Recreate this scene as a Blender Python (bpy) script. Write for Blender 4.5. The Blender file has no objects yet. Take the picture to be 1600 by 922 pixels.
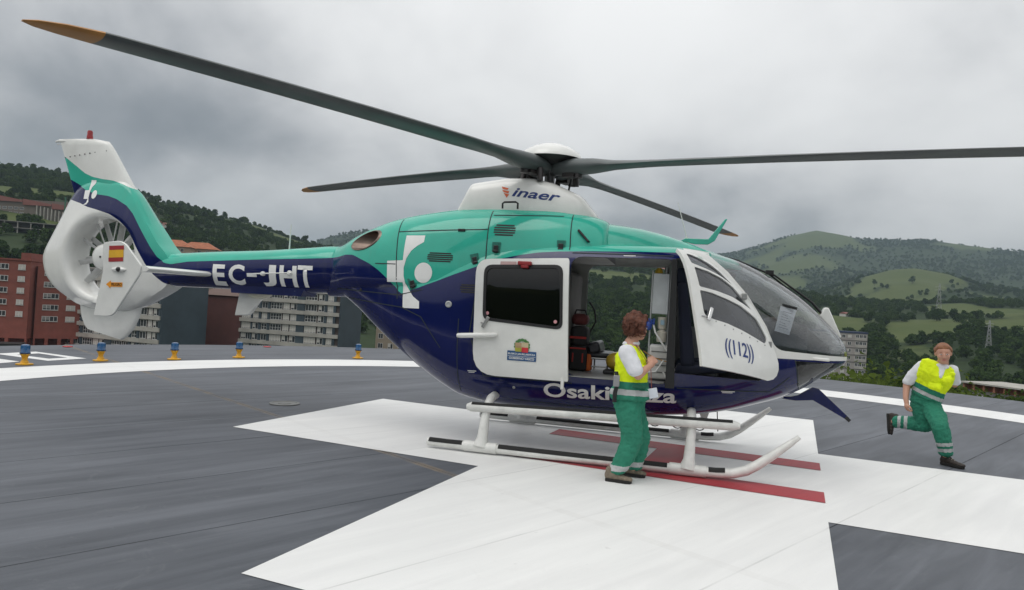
import bpy, bmesh, math, random
import numpy as np
from mathutils import Vector, Matrix
from mathutils.bvhtree import BVHTree

scene = bpy.context.scene
COL = scene.collection
R = math.radians

# ------------------------------------------------------------------ camera
cam_data = bpy.data.cameras.new('camera')
cam = bpy.data.objects.new('camera', cam_data)
COL.objects.link(cam)
scene.camera = cam
cam_data.sensor_width = 36.0
cam_data.lens = 36.0 * 1083.74 / 1600.0
cam_data.clip_start = 0.05
cam_data.clip_end = 20000.0
CAM = Vector((2.7076, -5.9555, 1.5430))
c_right = Vector((0.9224544, 0.38140716, 0.06005379))
c_up = Vector((-0.0505407, -0.03492038, 0.99811132))
c_fwd = Vector((-0.3827839, 0.92374734, 0.01293588))
m = Matrix.Identity(4)
for i in range(3):
    m[i][0] = c_right[i]; m[i][1] = c_up[i]; m[i][2] = -c_fwd[i]; m[i][3] = CAM[i]
cam.matrix_world = m

# ------------------------------------------------------------------ light, sky, exposure
SUN_EL, SUN_AZ = 62.0, 215.0           # high sun behind cloud, towards the viewer's left back
sun_data = bpy.data.lights.new('sun', 'SUN')
sun_data.energy = 1.0
sun_data.angle = R(38)
sun_data.color = (1.0, 0.97, 0.93)
sun = bpy.data.objects.new('sun', sun_data)
COL.objects.link(sun)
d = Vector((math.sin(R(SUN_AZ)) * math.cos(R(SUN_EL)), math.cos(R(SUN_AZ)) * math.cos(R(SUN_EL)), math.sin(R(SUN_EL))))
sun.rotation_euler = d.to_track_quat('Z', 'Y').to_euler()

world = bpy.data.worlds.new('World')
scene.world = world
world.use_nodes = True
def build_sky():
    nt = world.node_tree
    nt.nodes.clear()
    N = nt.nodes.new; L = nt.links.new
    out = N('ShaderNodeOutputWorld'); bg = N('ShaderNodeBackground')
    sky = N('ShaderNodeTexSky'); sky.sky_type = 'NISHITA'; sky.sun_disc = False
    sky.sun_elevation = R(SUN_EL); sky.sun_rotation = R(SUN_AZ); sky.dust_density = 4.0
    tc = N('ShaderNodeTexCoord')
    sep = N('ShaderNodeSeparateXYZ'); L(tc.outputs['Generated'], sep.inputs[0])
    def math_(op, a, b=None, c=None):
        n = N('ShaderNodeMath'); n.operation = op
        for i, v in enumerate((a, b, c)):
            if v is None: continue
            if isinstance(v, (int, float)): n.inputs[i].default_value = v
            else: L(v, n.inputs[i])
        return n.outputs[0]
    z = math_('MAXIMUM', sep.outputs[2], 0.0)
    den = math_('ADD', z, 0.62)
    cx = math_('DIVIDE', sep.outputs[0], den); cy = math_('DIVIDE', sep.outputs[1], den)
    cmb = N('ShaderNodeCombineXYZ'); L(cx, cmb.inputs[0]); L(cy, cmb.inputs[1])
    def noise(scale, det, rough, off, dist=0.0):
        mp = N('ShaderNodeMapping'); mp.inputs['Location'].default_value = off
        L(cmb.outputs[0], mp.inputs['Vector'])
        n = N('ShaderNodeTexNoise'); n.inputs['Scale'].default_value = scale
        n.inputs['Detail'].default_value = det; n.inputs['Roughness'].default_value = rough
        n.inputs['Distortion'].default_value = dist
        L(mp.outputs[0], n.inputs['Vector'])
        return n.outputs['Fac']
    big = noise(0.75, 3.0, 0.45, SKY_OFF_A, 0.2)
    mid = noise(2.3, 8.0, 0.5, SKY_OFF_B, 0.2)
    mix = math_('ADD', math_('MULTIPLY', big, 0.62), math_('MULTIPLY', mid, 0.38))
    ramp = N('ShaderNodeValToRGB')
    ramp.color_ramp.interpolation = 'B_SPLINE'
    els = ramp.color_ramp.elements
    els[0].position = 0.32; els[0].color = (0.20, 0.22, 0.245, 1)
    els[1].position = 0.555; els[1].color = (0.96, 0.965, 0.96, 1)
    e = els.new(0.378); e.color = (0.30, 0.32, 0.345, 1)
    e = els.new(0.425); e.color = (0.55, 0.56, 0.575, 1)
    e = els.new(0.485); e.color = (0.84, 0.845, 0.845, 1)
    L(mix, ramp.inputs[0])
    # an overcast sky grows brighter towards the zenith
    lift = math_('ADD', 0.92, math_('MULTIPLY', z, 0.6))
    cl = N('ShaderNodeMixRGB'); cl.blend_type = 'MULTIPLY'; cl.inputs[0].default_value = 1.0
    L(ramp.outputs[0], cl.inputs[1]); L(lift, cl.inputs[2])
    sk = N('ShaderNodeMixRGB'); sk.blend_type = 'MULTIPLY'; sk.inputs[0].default_value = 1.0
    sk.inputs[2].default_value = (0.09, 0.09, 0.09, 1)
    L(sky.outputs[0], sk.inputs[1])
    mx = N('ShaderNodeMixRGB'); mx.inputs[0].default_value = 0.93
    L(sk.outputs[0], mx.inputs[1]); L(cl.outputs[0], mx.inputs[2])
    L(mx.outputs[0], bg.inputs['Color']); bg.inputs['Strength'].default_value = 1.0
    L(bg.outputs[0], out.inputs[0])
SKY_OFF_A = (15.0191, -7.4501, 6.2577)
SKY_OFF_B = (3.7748, 3.1958, 4.1058)
build_sky()

vs = scene.view_settings
vs.view_transform = 'Standard'; vs.look = 'None'; vs.exposure = -0.04; vs.gamma = 1.0; vs.use_curve_mapping = False
scene.cycles.max_bounces = 8
scene.cycles.transparent_max_bounces = 12
scene.cycles.volume_bounces = 1

# ------------------------------------------------------------------ materials
class NG:
    """small helper to write node graphs"""
    def __init__(s, mat):
        mat.use_nodes = True
        s.nt = mat.node_tree; s.nt.nodes.clear()
        s.out = s.N('ShaderNodeOutputMaterial')
    def N(s, t, **kw):
        n = s.nt.nodes.new(t)
        for k, v in kw.items(): setattr(n, k, v)
        return n
    def L(s, a, b): s.nt.links.new(a, b)
    def put(s, sock, v):
        if isinstance(v, (int, float)): sock.default_value = v
        elif isinstance(v, (tuple, list)): sock.default_value = tuple(v) if len(v) != 3 or sock.type == 'VECTOR' else (*v, 1)
        else: s.L(v, sock)
    def math(s, op, a, b=0.0, c=0.0):
        n = s.N('ShaderNodeMath', operation=op)
        for i, v in enumerate((a, b, c)): s.put(n.inputs[i], v)
        return n.outputs[0]
    def mix(s, f, a, b, mode='MIX'):
        n = s.N('ShaderNodeMixRGB', blend_type=mode)
        s.put(n.inputs[0], f); s.put(n.inputs[1], a); s.put(n.inputs[2], b)
        return n.outputs[0]
    def coord(s, which='Object', loc=(0, 0, 0), rot=(0, 0, 0), scale=(1, 1, 1)):
        tc = s.N('ShaderNodeTexCoord'); mp = s.N('ShaderNodeMapping')
        mp.inputs['Location'].default_value = loc; mp.inputs['Rotation'].default_value = rot; mp.inputs['Scale'].default_value = scale
        s.L(tc.outputs[which], mp.inputs['Vector'])
        return mp.outputs[0]
    def noise(s, vec, scale, det=4.0, rough=0.5, dist=0.0):
        n = s.N('ShaderNodeTexNoise')
        n.inputs['Scale'].default_value = scale; n.inputs['Detail'].default_value = det
        n.inputs['Roughness'].default_value = rough; n.inputs['Distortion'].default_value = dist
        s.L(vec, n.inputs['Vector'])
        return n.outputs['Fac']
    def ramp(s, f, stops, interp='LINEAR'):
        n = s.N('ShaderNodeValToRGB'); cr = n.color_ramp; cr.interpolation = interp
        while len(cr.elements) < len(stops): cr.elements.new(0.5)
        for e, (p, c) in zip(cr.elements, stops):
            e.position = p; e.color = (c, c, c, 1) if isinstance(c, (int, float)) else (*c, 1)
        s.L(f, n.inputs[0])
        return n.outputs[0]
    def curve(s, f, pts, smooth=False):
        """polyline y(x) with arbitrary ranges, clamped at both ends"""
        x0, x1 = pts[0][0], pts[-1][0]
        ys = [p[1] for p in pts]; y0, y1 = min(ys) - 1e-3, max(ys) + 1e-3
        mr = s.N('ShaderNodeMapRange'); mr.inputs[1].default_value = x0; mr.inputs[2].default_value = x1
        s.L(f, mr.inputs[0])
        fc = s.N('ShaderNodeFloatCurve'); s.L(mr.outputs[0], fc.inputs['Value'])
        c = fc.mapping.curves[0]
        P = [((x - x0) / (x1 - x0), (y - y0) / (y1 - y0)) for x, y in pts]
        c.points[0].location = P[0]; c.points[1].location = P[-1]
        for q in P[1:-1]: c.points.new(*q)
        if not smooth:
            for q in c.points: q.handle_type = 'VECTOR'
        fc.mapping.update()
        return s.math('ADD', s.math('MULTIPLY', fc.outputs[0], y1 - y0), y0)
    def principled(s, col, rough=0.5, metal=0.0, coat=0.0, spec=0.5, bump=None, bump_dist=0.01, bump_str=0.5, **kw):
        b = s.N('ShaderNodeBsdfPrincipled')
        s.put(b.inputs['Base Color'], col); s.put(b.inputs['Roughness'], rough); s.put(b.inputs['Metallic'], metal)
        s.put(b.inputs['Coat Weight'], coat); b.inputs['Coat Roughness'].default_value = 0.05
        s.put(b.inputs['Specular IOR Level'], spec)
        for k, v in kw.items(): s.put(b.inputs[k], v)
        if bump is not None:
            bn = s.N('ShaderNodeBump'); bn.inputs['Strength'].default_value = bump_str; bn.inputs['Distance'].default_value = bump_dist
            s.L(bump, bn.inputs['Height']); s.L(bn.outputs[0], b.inputs['Normal'])
        s.L(b.outputs[0], s.out.inputs[0])
        return b

MATS = {}
def M(name, col=None, rough=0.5, metal=0.0, coat=0.0, var=0.12, vscale=6.0, bump=0.0, bscale=40.0, spec=0.5):
    """plain procedural material: base colour with slight mottling and relief"""
    if name in MATS: return MATS[name]
    mat = bpy.data.materials.new(name); g = NG(mat)
    v = g.coord()
    n = g.noise(v, vscale, 5.0, 0.55)
    f = g.ramp(n, [(0.3, 1.0 - var), (0.7, 1.0 + var)])
    c = g.mix(1.0, col, f, 'MULTIPLY')
    r = g.math('ADD', g.math('MULTIPLY', n, 0.12), rough - 0.06)
    b = g.noise(v, bscale, 3.0) if bump else None
    g.principled(c, r, metal, coat, spec, bump=b, bump_dist=bump, bump_str=0.6)
    MATS[name] = mat
    return mat

# ------------------------------------------------------------------ mesh helpers
def tag(o, label=None, cat=None, group=None, kind=None):
    if label: o['label'] = label
    if cat: o['category'] = cat
    if group: o['group'] = group
    if kind: o['kind'] = kind
    return o
def empty(name, loc=(0, 0, 0), rz=0.0):
    o = bpy.data.objects.new(name, None); COL.objects.link(o)
    o.location = loc; o.rotation_euler = (0, 0, rz); o.empty_display_size = 0.2
    return o
def link(name, me, mats=None, parent=None, smooth=None):
    if mats is not None:
        for mt in (mats if isinstance(mats, (list, tuple)) else [mats]): me.materials.append(mt)
    if smooth is not None:
        me.polygons.foreach_set('use_smooth', [True] * len(me.polygons))
        if smooth < 179: me.set_sharp_from_angle(angle=R(smooth))
    o = bpy.data.objects.new(name, me); COL.objects.link(o)
    if parent is not None: o.parent = parent
    return o
def mesh(name, verts, faces, mats=None, parent=None, smooth=None, fix=True):
    me = bpy.data.meshes.new(name)
    me.from_pydata([tuple(v) for v in verts], [], [tuple(f) for f in faces])
    if fix:
        bm = bmesh.new(); bm.from_mesh(me); bmesh.ops.recalc_face_normals(bm, faces=bm.faces); bm.to_mesh(me); bm.free()
    me.update()
    return link(name, me, mats, parent, smooth)
class MB:
    """collects simple solids into one mesh"""
    def __init__(s): s.v = []; s.f = []; s.mi = []
    def add(s, v, f, mi=0):
        o = len(s.v); s.v += [tuple(x) for x in v]; s.f += [tuple(i + o for i in q) for q in f]; s.mi += [mi] * len(f); return s
    def box(s, a, b, mi=0, rot=None, at=None):
        x0, y0, z0 = a; x1, y1, z1 = b
        v = [Vector(q) for q in ((x0,y0,z0),(x1,y0,z0),(x1,y1,z0),(x0,y1,z0),(x0,y0,z1),(x1,y0,z1),(x1,y1,z1),(x0,y1,z1))]
        if rot is not None:
            c = Vector(at) if at is not None else sum(v, Vector()) / 8
            v = [c + rot @ (q - c) for q in v]
        return s.add(v, [(0,3,2,1),(4,5,6,7),(0,1,5,4),(1,2,6,5),(2,3,7,6),(3,0,4,7)], mi)
    def tube(s, pts, rad, n=10, mi=0, caps=True, flat=1.0):
        """swept tube; rad may be a list; flat squeezes the second axis"""
        pts = [Vector(p) for p in pts]; k = len(pts)
        rad = rad if isinstance(rad, (list, tuple)) else [rad] * k
        o = len(s.v); prev = None
        for i, p in enumerate(pts):
            t = (pts[min(i + 1, k - 1)] - pts[max(i - 1, 0)]).normalized()
            if prev is None:
                a = t.cross(Vector((0, 0, 1)))
                if a.length < 1e-3: a = t.cross(Vector((0, 1, 0)))
                a.normalize()
            else:
                a = (prev - t * prev.dot(t)).normalized()
            prev = a; b = t.cross(a)
            for j in range(n):
                w = 2 * math.pi * j / n
                s.v.append(tuple(p + a * rad[i] * math.cos(w) + b * rad[i] * flat * math.sin(w)))
        for i in range(k - 1):
            for j in range(n):
                q = (o + i * n + j, o + i * n + (j + 1) % n, o + (i + 1) * n + (j + 1) % n, o + (i + 1) * n + j)
                s.f.append(q); s.mi.append(mi)
        if caps:
            s.f.append(tuple(range(o + n - 1, o - 1, -1))); s.mi.append(mi)
            s.f.append(tuple(range(o + (k - 1) * n, o + k * n))); s.mi.append(mi)
        return s
    def lathe(s, prof, c=(0, 0, 0), axis='Z', n=24, mi=0):
        """prof = [(radius, height)...]"""
        o = len(s.v); c = Vector(c)
        for r_, h_ in prof:
            for j in range(n):
                w = 2 * math.pi * j / n; x, y = r_ * math.cos(w), r_ * math.sin(w)
                q = {'Z': (x, y, h_), 'Y': (x, h_, y), 'X': (h_, x, y)}[axis]
                s.v.append(tuple(c + Vector(q)))
        for i in range(len(prof) - 1):
            for j in range(n):
                s.f.append((o + i*n + j, o + i*n + (j+1) % n, o + (i+1)*n + (j+1) % n, o + (i+1)*n + j)); s.mi.append(mi)
        s.f.append(tuple(range(o + n - 1, o - 1, -1))); s.mi.append(mi)
        s.f.append(tuple(range(o + (len(prof)-1)*n, o + len(prof)*n))); s.mi.append(mi)
        return s
    def prism(s, poly, a0, a1, axis='Y', mi=0):
        """polygon extruded along an axis: Y -> poly is (x,z); Z -> (x,y); X -> (y,z)"""
        n = len(poly)
        def q(p, h_): return {'Y': (p[0], h_, p[1]), 'Z': (p[0], p[1], h_), 'X': (h_, p[0], p[1])}[axis]
        v = [q(p, a0) for p in poly] + [q(p, a1) for p in poly]
        f = [tuple(range(n - 1, -1, -1)), tuple(range(n, 2 * n))] + [(i, (i + 1) % n, n + (i + 1) % n, n + i) for i in range(n)]
        return s.add(v, f, mi)
    def ball(s, c, r, nu=16, nv=10, mi=0):
        rx, ry, rz = r if isinstance(r, (tuple, list)) else (r, r, r)
        o = len(s.v); c = Vector(c)
        for i in range(1, nv):
            t = math.pi * i / nv
            for j in range(nu):
                w = 2 * math.pi * j / nu
                s.v.append(tuple(c + Vector((rx*math.sin(t)*math.cos(w), ry*math.sin(t)*math.sin(w), rz*math.cos(t)))))
        top = len(s.v); s.v.append(tuple(c + Vector((0, 0, rz)))); s.v.append(tuple(c - Vector((0, 0, rz))))
        for i in range(nv - 2):
            for j in range(nu):
                s.f.append((o+i*nu+j, o+(i+1)*nu+j, o+(i+1)*nu+(j+1) % nu, o+i*nu+(j+1) % nu)); s.mi.append(mi)
        for j in range(nu):
            s.f.append((top, o+j, o+(j+1) % nu)); s.mi.append(mi)
            s.f.append((top+1, o+(nv-2)*nu+(j+1) % nu, o+(nv-2)*nu+j)); s.mi.append(mi)
        return s
    def build(s, name, mats, parent=None, smooth=40, fix=True):
        me = bpy.data.meshes.new(name)
        me.from_pydata(s.v, [], s.f)
        me.polygons.foreach_set('material_index', s.mi)
        if fix:
            bm = bmesh.new(); bm.from_mesh(me); bmesh.ops.recalc_face_normals(bm, faces=bm.faces); bm.to_mesh(me); bm.free()
        me.update()
        return link(name, me, mats, parent, smooth)
def bevel(o, w=0.01, seg=2):
    md = o.modifiers.new('bevel', 'BEVEL'); md.width = w; md.segments = seg; md.limit_method = 'ANGLE'; md.angle_limit = R(35)
    return o
def bake(o):
    """apply all modifiers of o"""
    dg = bpy.context.evaluated_depsgraph_get(); dg.update()
    me = bpy.data.meshes.new_from_object(o.evaluated_get(dg)); o.modifiers.clear(); o.data = me
    return o
def boolean(o, cutter, op='DIFFERENCE'):
    md = o.modifiers.new('b', 'BOOLEAN'); md.object = cutter; md.operation = op; md.solver = 'MANIFOLD'
    return bake(o)
def drop(o): bpy.data.objects.remove(o, do_unlink=True)
def round_poly(pts, r, seg=5):
    """polygon with rounded corners; r may be a list"""
    out = []; n = len(pts)
    for i in range(n):
        p0, p, p1 = (Vector(pts[i-1]), Vector(pts[i]), Vector(pts[(i+1) % n]))
        rr = r[i] if isinstance(r, (list, tuple)) else r
        if rr <= 0: out.append(tuple(p)); continue
        a = (p0 - p); b = (p1 - p); k = min(rr, a.length * 0.48, b.length * 0.48)
        a = p + a.normalized() * k; b = p + b.normalized() * k
        for j in range(seg + 1):
            t = j / seg
            out.append(tuple(a * (1-t)**2 + p * 2*t*(1-t) + b * t*t))
    return out
def pchip(xs, ys, x):
    """monotone cubic interpolation"""
    xs = np.asarray(xs, float); ys = np.asarray(ys, float); x = np.asarray(x, float)
    h = np.diff(xs); dl = np.diff(ys) / h; m_ = np.zeros(len(xs))
    for i in range(1, len(xs) - 1):
        if dl[i-1] * dl[i] > 0:
            w1, w2 = 2*h[i] + h[i-1], h[i] + 2*h[i-1]; m_[i] = (w1 + w2) / (w1 / dl[i-1] + w2 / dl[i])
    m_[0], m_[-1] = dl[0], dl[-1]
    k = np.clip(np.searchsorted(xs, x) - 1, 0, len(h) - 1)
    t = np.clip((x - xs[k]) / h[k], 0, 1)
    return ys[k]*(2*t**3-3*t**2+1) + m_[k]*h[k]*(t**3-2*t**2+t) + ys[k+1]*(-2*t**3+3*t**2) + m_[k+1]*h[k]*(t**3-t**2)
# ------------------------------------------------------------------ relief of the valley and hills (polar about the viewpoint)
LEFT_T = [(-180,.09),(-100,.10),(-65.57,.1212),(-59.37,.1284),(-57.27,.1293),(-55.42,.1267),(-51.18,.1149),(-49.36,.1074),(-46.3,.1002),(-43.08,.0906),(-40.67,.0779),(-38.2,.0674),(-35.94,.0607),(-33.1,.0462),(-27.82,.022),(-15,-.01),(180,-.01)]
MID_T = [(-180,.02),(-43.78,.0256),(-41.51,.046),(-39.18,.0669),(-37.27,.0831),(-34.8,.0939),(-32.24,.0947),(-28.06,.089),(-22.74,.0802),(-14.83,.0768),(0,.06),(180,.02)]
RIGHT_T = [(-180,.02),(-40,.03),(-22.67,.0599),(-14.81,.0722),(-8.21,.0821),(-5.29,.0885),(-3.41,.0984),(-1.13,.1142),(.88,.1233),(2.44,.1185),(3.96,.1122),(6.24,.1109),(8.23,.1119),(10.16,.1065),(11.64,.1027),(13.77,.0975),(20.08,.0918),(60,.09),(180,.05)]
HILL_T = [(-180,-.02),(-10,-.02),(-6.95,-.0061),(-3.15,.0112),(.02,.0316),(2.2,.0478),(4.3,.0643),(6.14,.0751),(7.54,.0774),(9.5,.0711),(11.39,.0581),(13.88,.0506),(18.71,.0431),(40,.02),(180,-.02)]
NEAR_T = [(-180,-.01),(-40,.005),(-27.87,.0358),(-18.41,.0645),(-12.17,.0665),(-7.13,.057),(-2.32,.0468),(2.23,.0361),(6.45,.0332),(10.33,.0404),(13.91,.0394),(20.17,.0442),(60,.04),(180,-.01)]
_rs = np.random.RandomState(11)
_lat = _rs.rand(256, 256)
def vnoise(x, y):
    xi = np.floor(x).astype(int); yi = np.floor(y).astype(int); fx = x - xi; fy = y - yi
    fx = fx*fx*(3-2*fx); fy = fy*fy*(3-2*fy)
    a = _lat[xi & 255, yi & 255]; b = _lat[(xi+1) & 255, yi & 255]; c = _lat[xi & 255, (yi+1) & 255]; e = _lat[(xi+1) & 255, (yi+1) & 255]
    return (a*(1-fx) + b*fx)*(1-fy) + (c*(1-fx) + e*fx)*fy
def fbm(x, y, scale, oct_=4):
    s = 0.0; amp = .5; f = 1.0 / scale
    for k in range(oct_):
        s = s + amp * vnoise(x*f + 17.3*k, y*f + 5.1*k); amp *= .5; f *= 2.03
    return s
CX, CY = 2.7076, -5.9555
def relief(x, y):
    """ground height at world x, y"""
    dx, dy = x - CX, y - CY; r = np.hypot(dx, dy) + 1e-6; az = np.degrees(np.arctan2(dx, dy))
    h = np.full_like(r, -32.0) + 3.0 * (fbm(x, y, 160.) - .5)
    for tab, rk, r0, p, drop_ in ((LEFT_T, 950., 230., .78, 5.), (MID_T, 2600., 1500., 1.1, 8.), (RIGHT_T, 3200., 1200., 1.25, 4.), (HILL_T, 1500., 900., .9, 2.), (NEAR_T, 850., 200., 1.05, 5.)):
        T = np.array(tab); H = 1.54 + rk * np.interp(az, T[:,0], T[:,1]) - drop_
        t = np.clip((r - r0) / (rk - r0), 0, 1) ** p
        back = np.clip((r - rk) / (rk * .9), 0, 1); back = back*back*(3-2*back)
        bump = (fbm(x + 500, y, rk * .16) - .47) * rk * .035 * np.clip(t*1.3, 0, 1) * (1 - np.clip((t-.75)*4, 0, 1))
        hh = -32 + (H + 32) * t * (1 - .55 * back) + bump
        h = np.maximum(h, hh)
    # wooded knoll beside the hospital, right of the pad
    k = np.exp(-((az - 13) / 9.5) ** 2) * np.exp(-((r - 75) / 32) ** 2)
    return h + 17.5 * k
# ================================================================== helipad
DIRJ = R(67.5)                      # direction of the deck boards and of the streaks in the coating
def deck_material(name, light, dark, streak, joint_col, rough, white=False):
    mat = bpy.data.materials.new(name); g = NG(mat)
    v = g.coord('Object', rot=(0, 0, -DIRJ))           # x now runs along the boards
    sv_ = g.N('ShaderNodeMapping'); g.L(v, sv_.inputs[0]); sv_.inputs['Scale'].default_value = (0.55, 5.5, 1)
    n1 = g.noise(sv_.outputs[0], 1.0, 6.0, 0.62, 0.6)
    sv2 = g.N('ShaderNodeMapping'); g.L(v, sv2.inputs[0]); sv2.inputs['Scale'].default_value = (0.22, 1.6, 1)
    n2 = g.noise(sv2.outputs[0], 1.0, 5.0, 0.6, 0.8)
    n3 = g.noise(v, 0.45, 4.0, 0.55, 0.3)
    n4 = g.noise(v, 60.0, 3.0, 0.6)
    f = g.math('ADD', g.math('MULTIPLY', n1, .5), g.math('ADD', g.math('MULTIPLY', n2, .32), g.math('MULTIPLY', n3, .18)))
    c = g.ramp(f, [(0.36, dark), (0.50, tuple((a + b) / 2 for a, b in zip(light, dark))), (0.62, light)])
    sp = g.N('ShaderNodeSeparateXYZ'); g.L(v, sp.inputs[0])
    # board joints every 1.24 m and one cross joint sealed with brown mastic
    def line(coord, period, off, w):
        q = g.math('PINGPONG', g.math('ADD', coord, off), period / 2)
        return g.math('LESS_THAN', q, w)
    wob = g.math('MULTIPLY', g.math('SUBTRACT', g.noise(v, 1.7, 2.0), .5), .012)
    yb = g.math('ADD', sp.outputs[1], wob); xb = g.math('ADD', sp.outputs[0], wob)
    wear = g.ramp(g.noise(v, 1.1, 3.0), [(0.42, 0.0), (0.58, 1.0)])
    j1 = g.math('MULTIPLY', line(yb, 1.24, 0.35, .007), g.math('ADD', .25, g.math('MULTIPLY', wear, .6)))
    c = g.mix(g.math('MULTIPLY', j1, .55 if white else .6), c, joint_col)
    j2 = g.math('LESS_THAN', g.math('ABSOLUTE', g.math('ADD', xb, .41)), .045)
    w2 = g.ramp(g.noise(v, 2.3, 4.0, .7), [(0.38, .15), (0.62, 1.0)])
    c = g.mix(g.math('MULTIPLY', g.math('MULTIPLY', j2, w2), .07 if white else .8), c, (0.20, 0.16, 0.115))
    # scuffs and drip stains
    sc = g.ramp(g.noise(v, 3.1, 7.0, .7, 1.5), [(0.60, 0.0), (0.74, 1.0)])
    c = g.mix(g.math('MULTIPLY', sc, .18 if white else .22), c, streak)
    sp2 = g.ramp(g.noise(v, 7.0, 2.0, .5), [(0.735, 0.0), (0.75, 1.0)])
    c = g.mix(g.math('MULTIPLY', sp2, .25), c, joint_col)
    r = g.math('ADD', rough - .12, g.math('MULTIPLY', f, .28))
    h_ = g.math('ADD', g.math('MULTIPLY', n4, .3), g.math('ADD', g.math('MULTIPLY', n1, .6), g.math('MULTIPLY', j1, -2.0)))
    g.principled(c, r, spec=.4, bump=h_, bump_dist=.006, bump_str=.55)
    return mat
DECK = deck_material('grey_deck_coating', (.132,.142,.162), (.054,.060,.072), (.22,.23,.24), (.035,.037,.04), .58)
WPAINT = deck_material('white_deck_paint', (.80,.80,.785), (.70,.70,.69), (.55,.545,.53), (.42,.42,.41), .50, True)
RPAINT = deck_material('red_deck_paint', (.40,.045,.055), (.29,.028,.038), (.46,.16,.16), (.20,.03,.03), .50, True)
PC = (.76, 1.37)
def disc(n, r_, c): return [(c[0] + r_*math.cos(2*math.pi*i/n), c[1] + r_*math.sin(2*math.pi*i/n)) for i in range(n)]
pad = MB().prism(disc(180, 13.83, PC), -.55, -.012, 'Z').build('helipad', M('dark_joint_filler', (.03,.031,.033), .8), None, smooth=30)
def deck_boards():
    c, s_ = math.cos(DIRJ), math.sin(DIRJ)
    u0 = PC[0]*c + PC[1]*s_; v0 = -PC[0]*s_ + PC[1]*c; RR = 13.85
    k0 = math.floor((v0 - RR + .35) / 1.24); k1 = math.ceil((v0 + RR + .35) / 1.24)
    for k in range(k0, k1):
        a = max(-.35 + 1.24*k + .003, v0 - RR + .001); b = min(-.35 + 1.24*(k+1) - .003, v0 + RR - .001)
        if b - a < .02: continue
        ys = [a + (b - a)*i/8 for i in range(9)]; hx = [math.sqrt(max(0, RR*RR - (y - v0)**2)) for y in ys]
        left = [(u0 - h_, y) for h_, y in zip(hx, ys)]; right = [(u0 + h_, y) for h_, y in zip(hx, ys)]
        for side in (0, 1):
            cutx = -.41 + (-.004 if side == 0 else .004)
            if side == 0: poly = [q for q in left if q[0] < cutx - .01]; poly = [(cutx, b), *reversed(poly), (cutx, a)]
            else: poly = [q for q in right if q[0] > cutx + .01]; poly = [(cutx, a), *poly, (cutx, b)]
            if len(poly) < 4: continue
            MB().prism([(x*c - y*s_, x*s_ + y*c) for x, y in poly], -.05, 0.0, 'Z').build('deck_board', DECK, pad, smooth=30)
deck_boards()
tag(pad, 'grey coated round helipad deck on the hospital roof', 'helipad', kind='structure')
def sheet(name, verts, faces, mat, label, cat):
    o = mesh(name, verts, faces, mat, None, fix=False); tag(o, label, cat, kind='structure'); return o
n_ = 180; ri, ro = 9.06, 10.44; RC = (1.24, 1.29)
sheet('touchdown_circle_marking', [(*q, .004) for q in disc(n_, ri, RC)] + [(*q, .004) for q in disc(n_, ro, RC)], [(i, n_ + i, n_ + (i+1) % n_, (i+1) % n_) for i in range(n_)], WPAINT, 'broad white circle painted round the helipad', 'marking')
S3 = 3.0
sheet('cross_marking', [(x, y, .004) for x, y in ((-S3,0),(0,0),(0,-S3),(S3,-S3),(S3,0),(2*S3,0),(2*S3,S3),(S3,S3),(S3,2*S3),(0,2*S3),(0,S3),(-S3,S3))],
      [(0,1,10,11),(1,2,3,4),(4,5,6,7),(7,8,9,10),(1,4,7,10)], WPAINT, 'large white hospital cross painted on the helipad', 'marking')
sheet('letter_h_marking', [(x, y, .008) for x, y in ((0,.6),(3,.6),(3,1.0),(0,1.0),(0,2.0),(3,2.0),(3,2.4),(0,2.4),(1.3,1.0),(1.7,1.0),(1.7,2.0),(1.3,2.0))],
      [(0,1,2,3),(4,5,6,7),(8,9,10,11)], RPAINT, 'red letter H painted in the middle of the white cross', 'marking')
sheet('deck_number_marking', [(x, y, .004) for x, y in ((-11.40,2.54),(-9.86,2.53),(-9.91,3.31),(-11.49,3.37),(-11.09,2.75),(-10.18,2.76),(-10.20,3.13),(-11.14,3.20),(-11.2,2.12),(-9.97,2.10),(-9.88,1.72),(-11.2,1.72))],
      [(0,1,5,4),(1,2,6,5),(2,3,7,6),(3,0,4,7),(8,11,10,9)], WPAINT, 'white painted figures near the rim of the helipad', 'marking')
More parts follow.
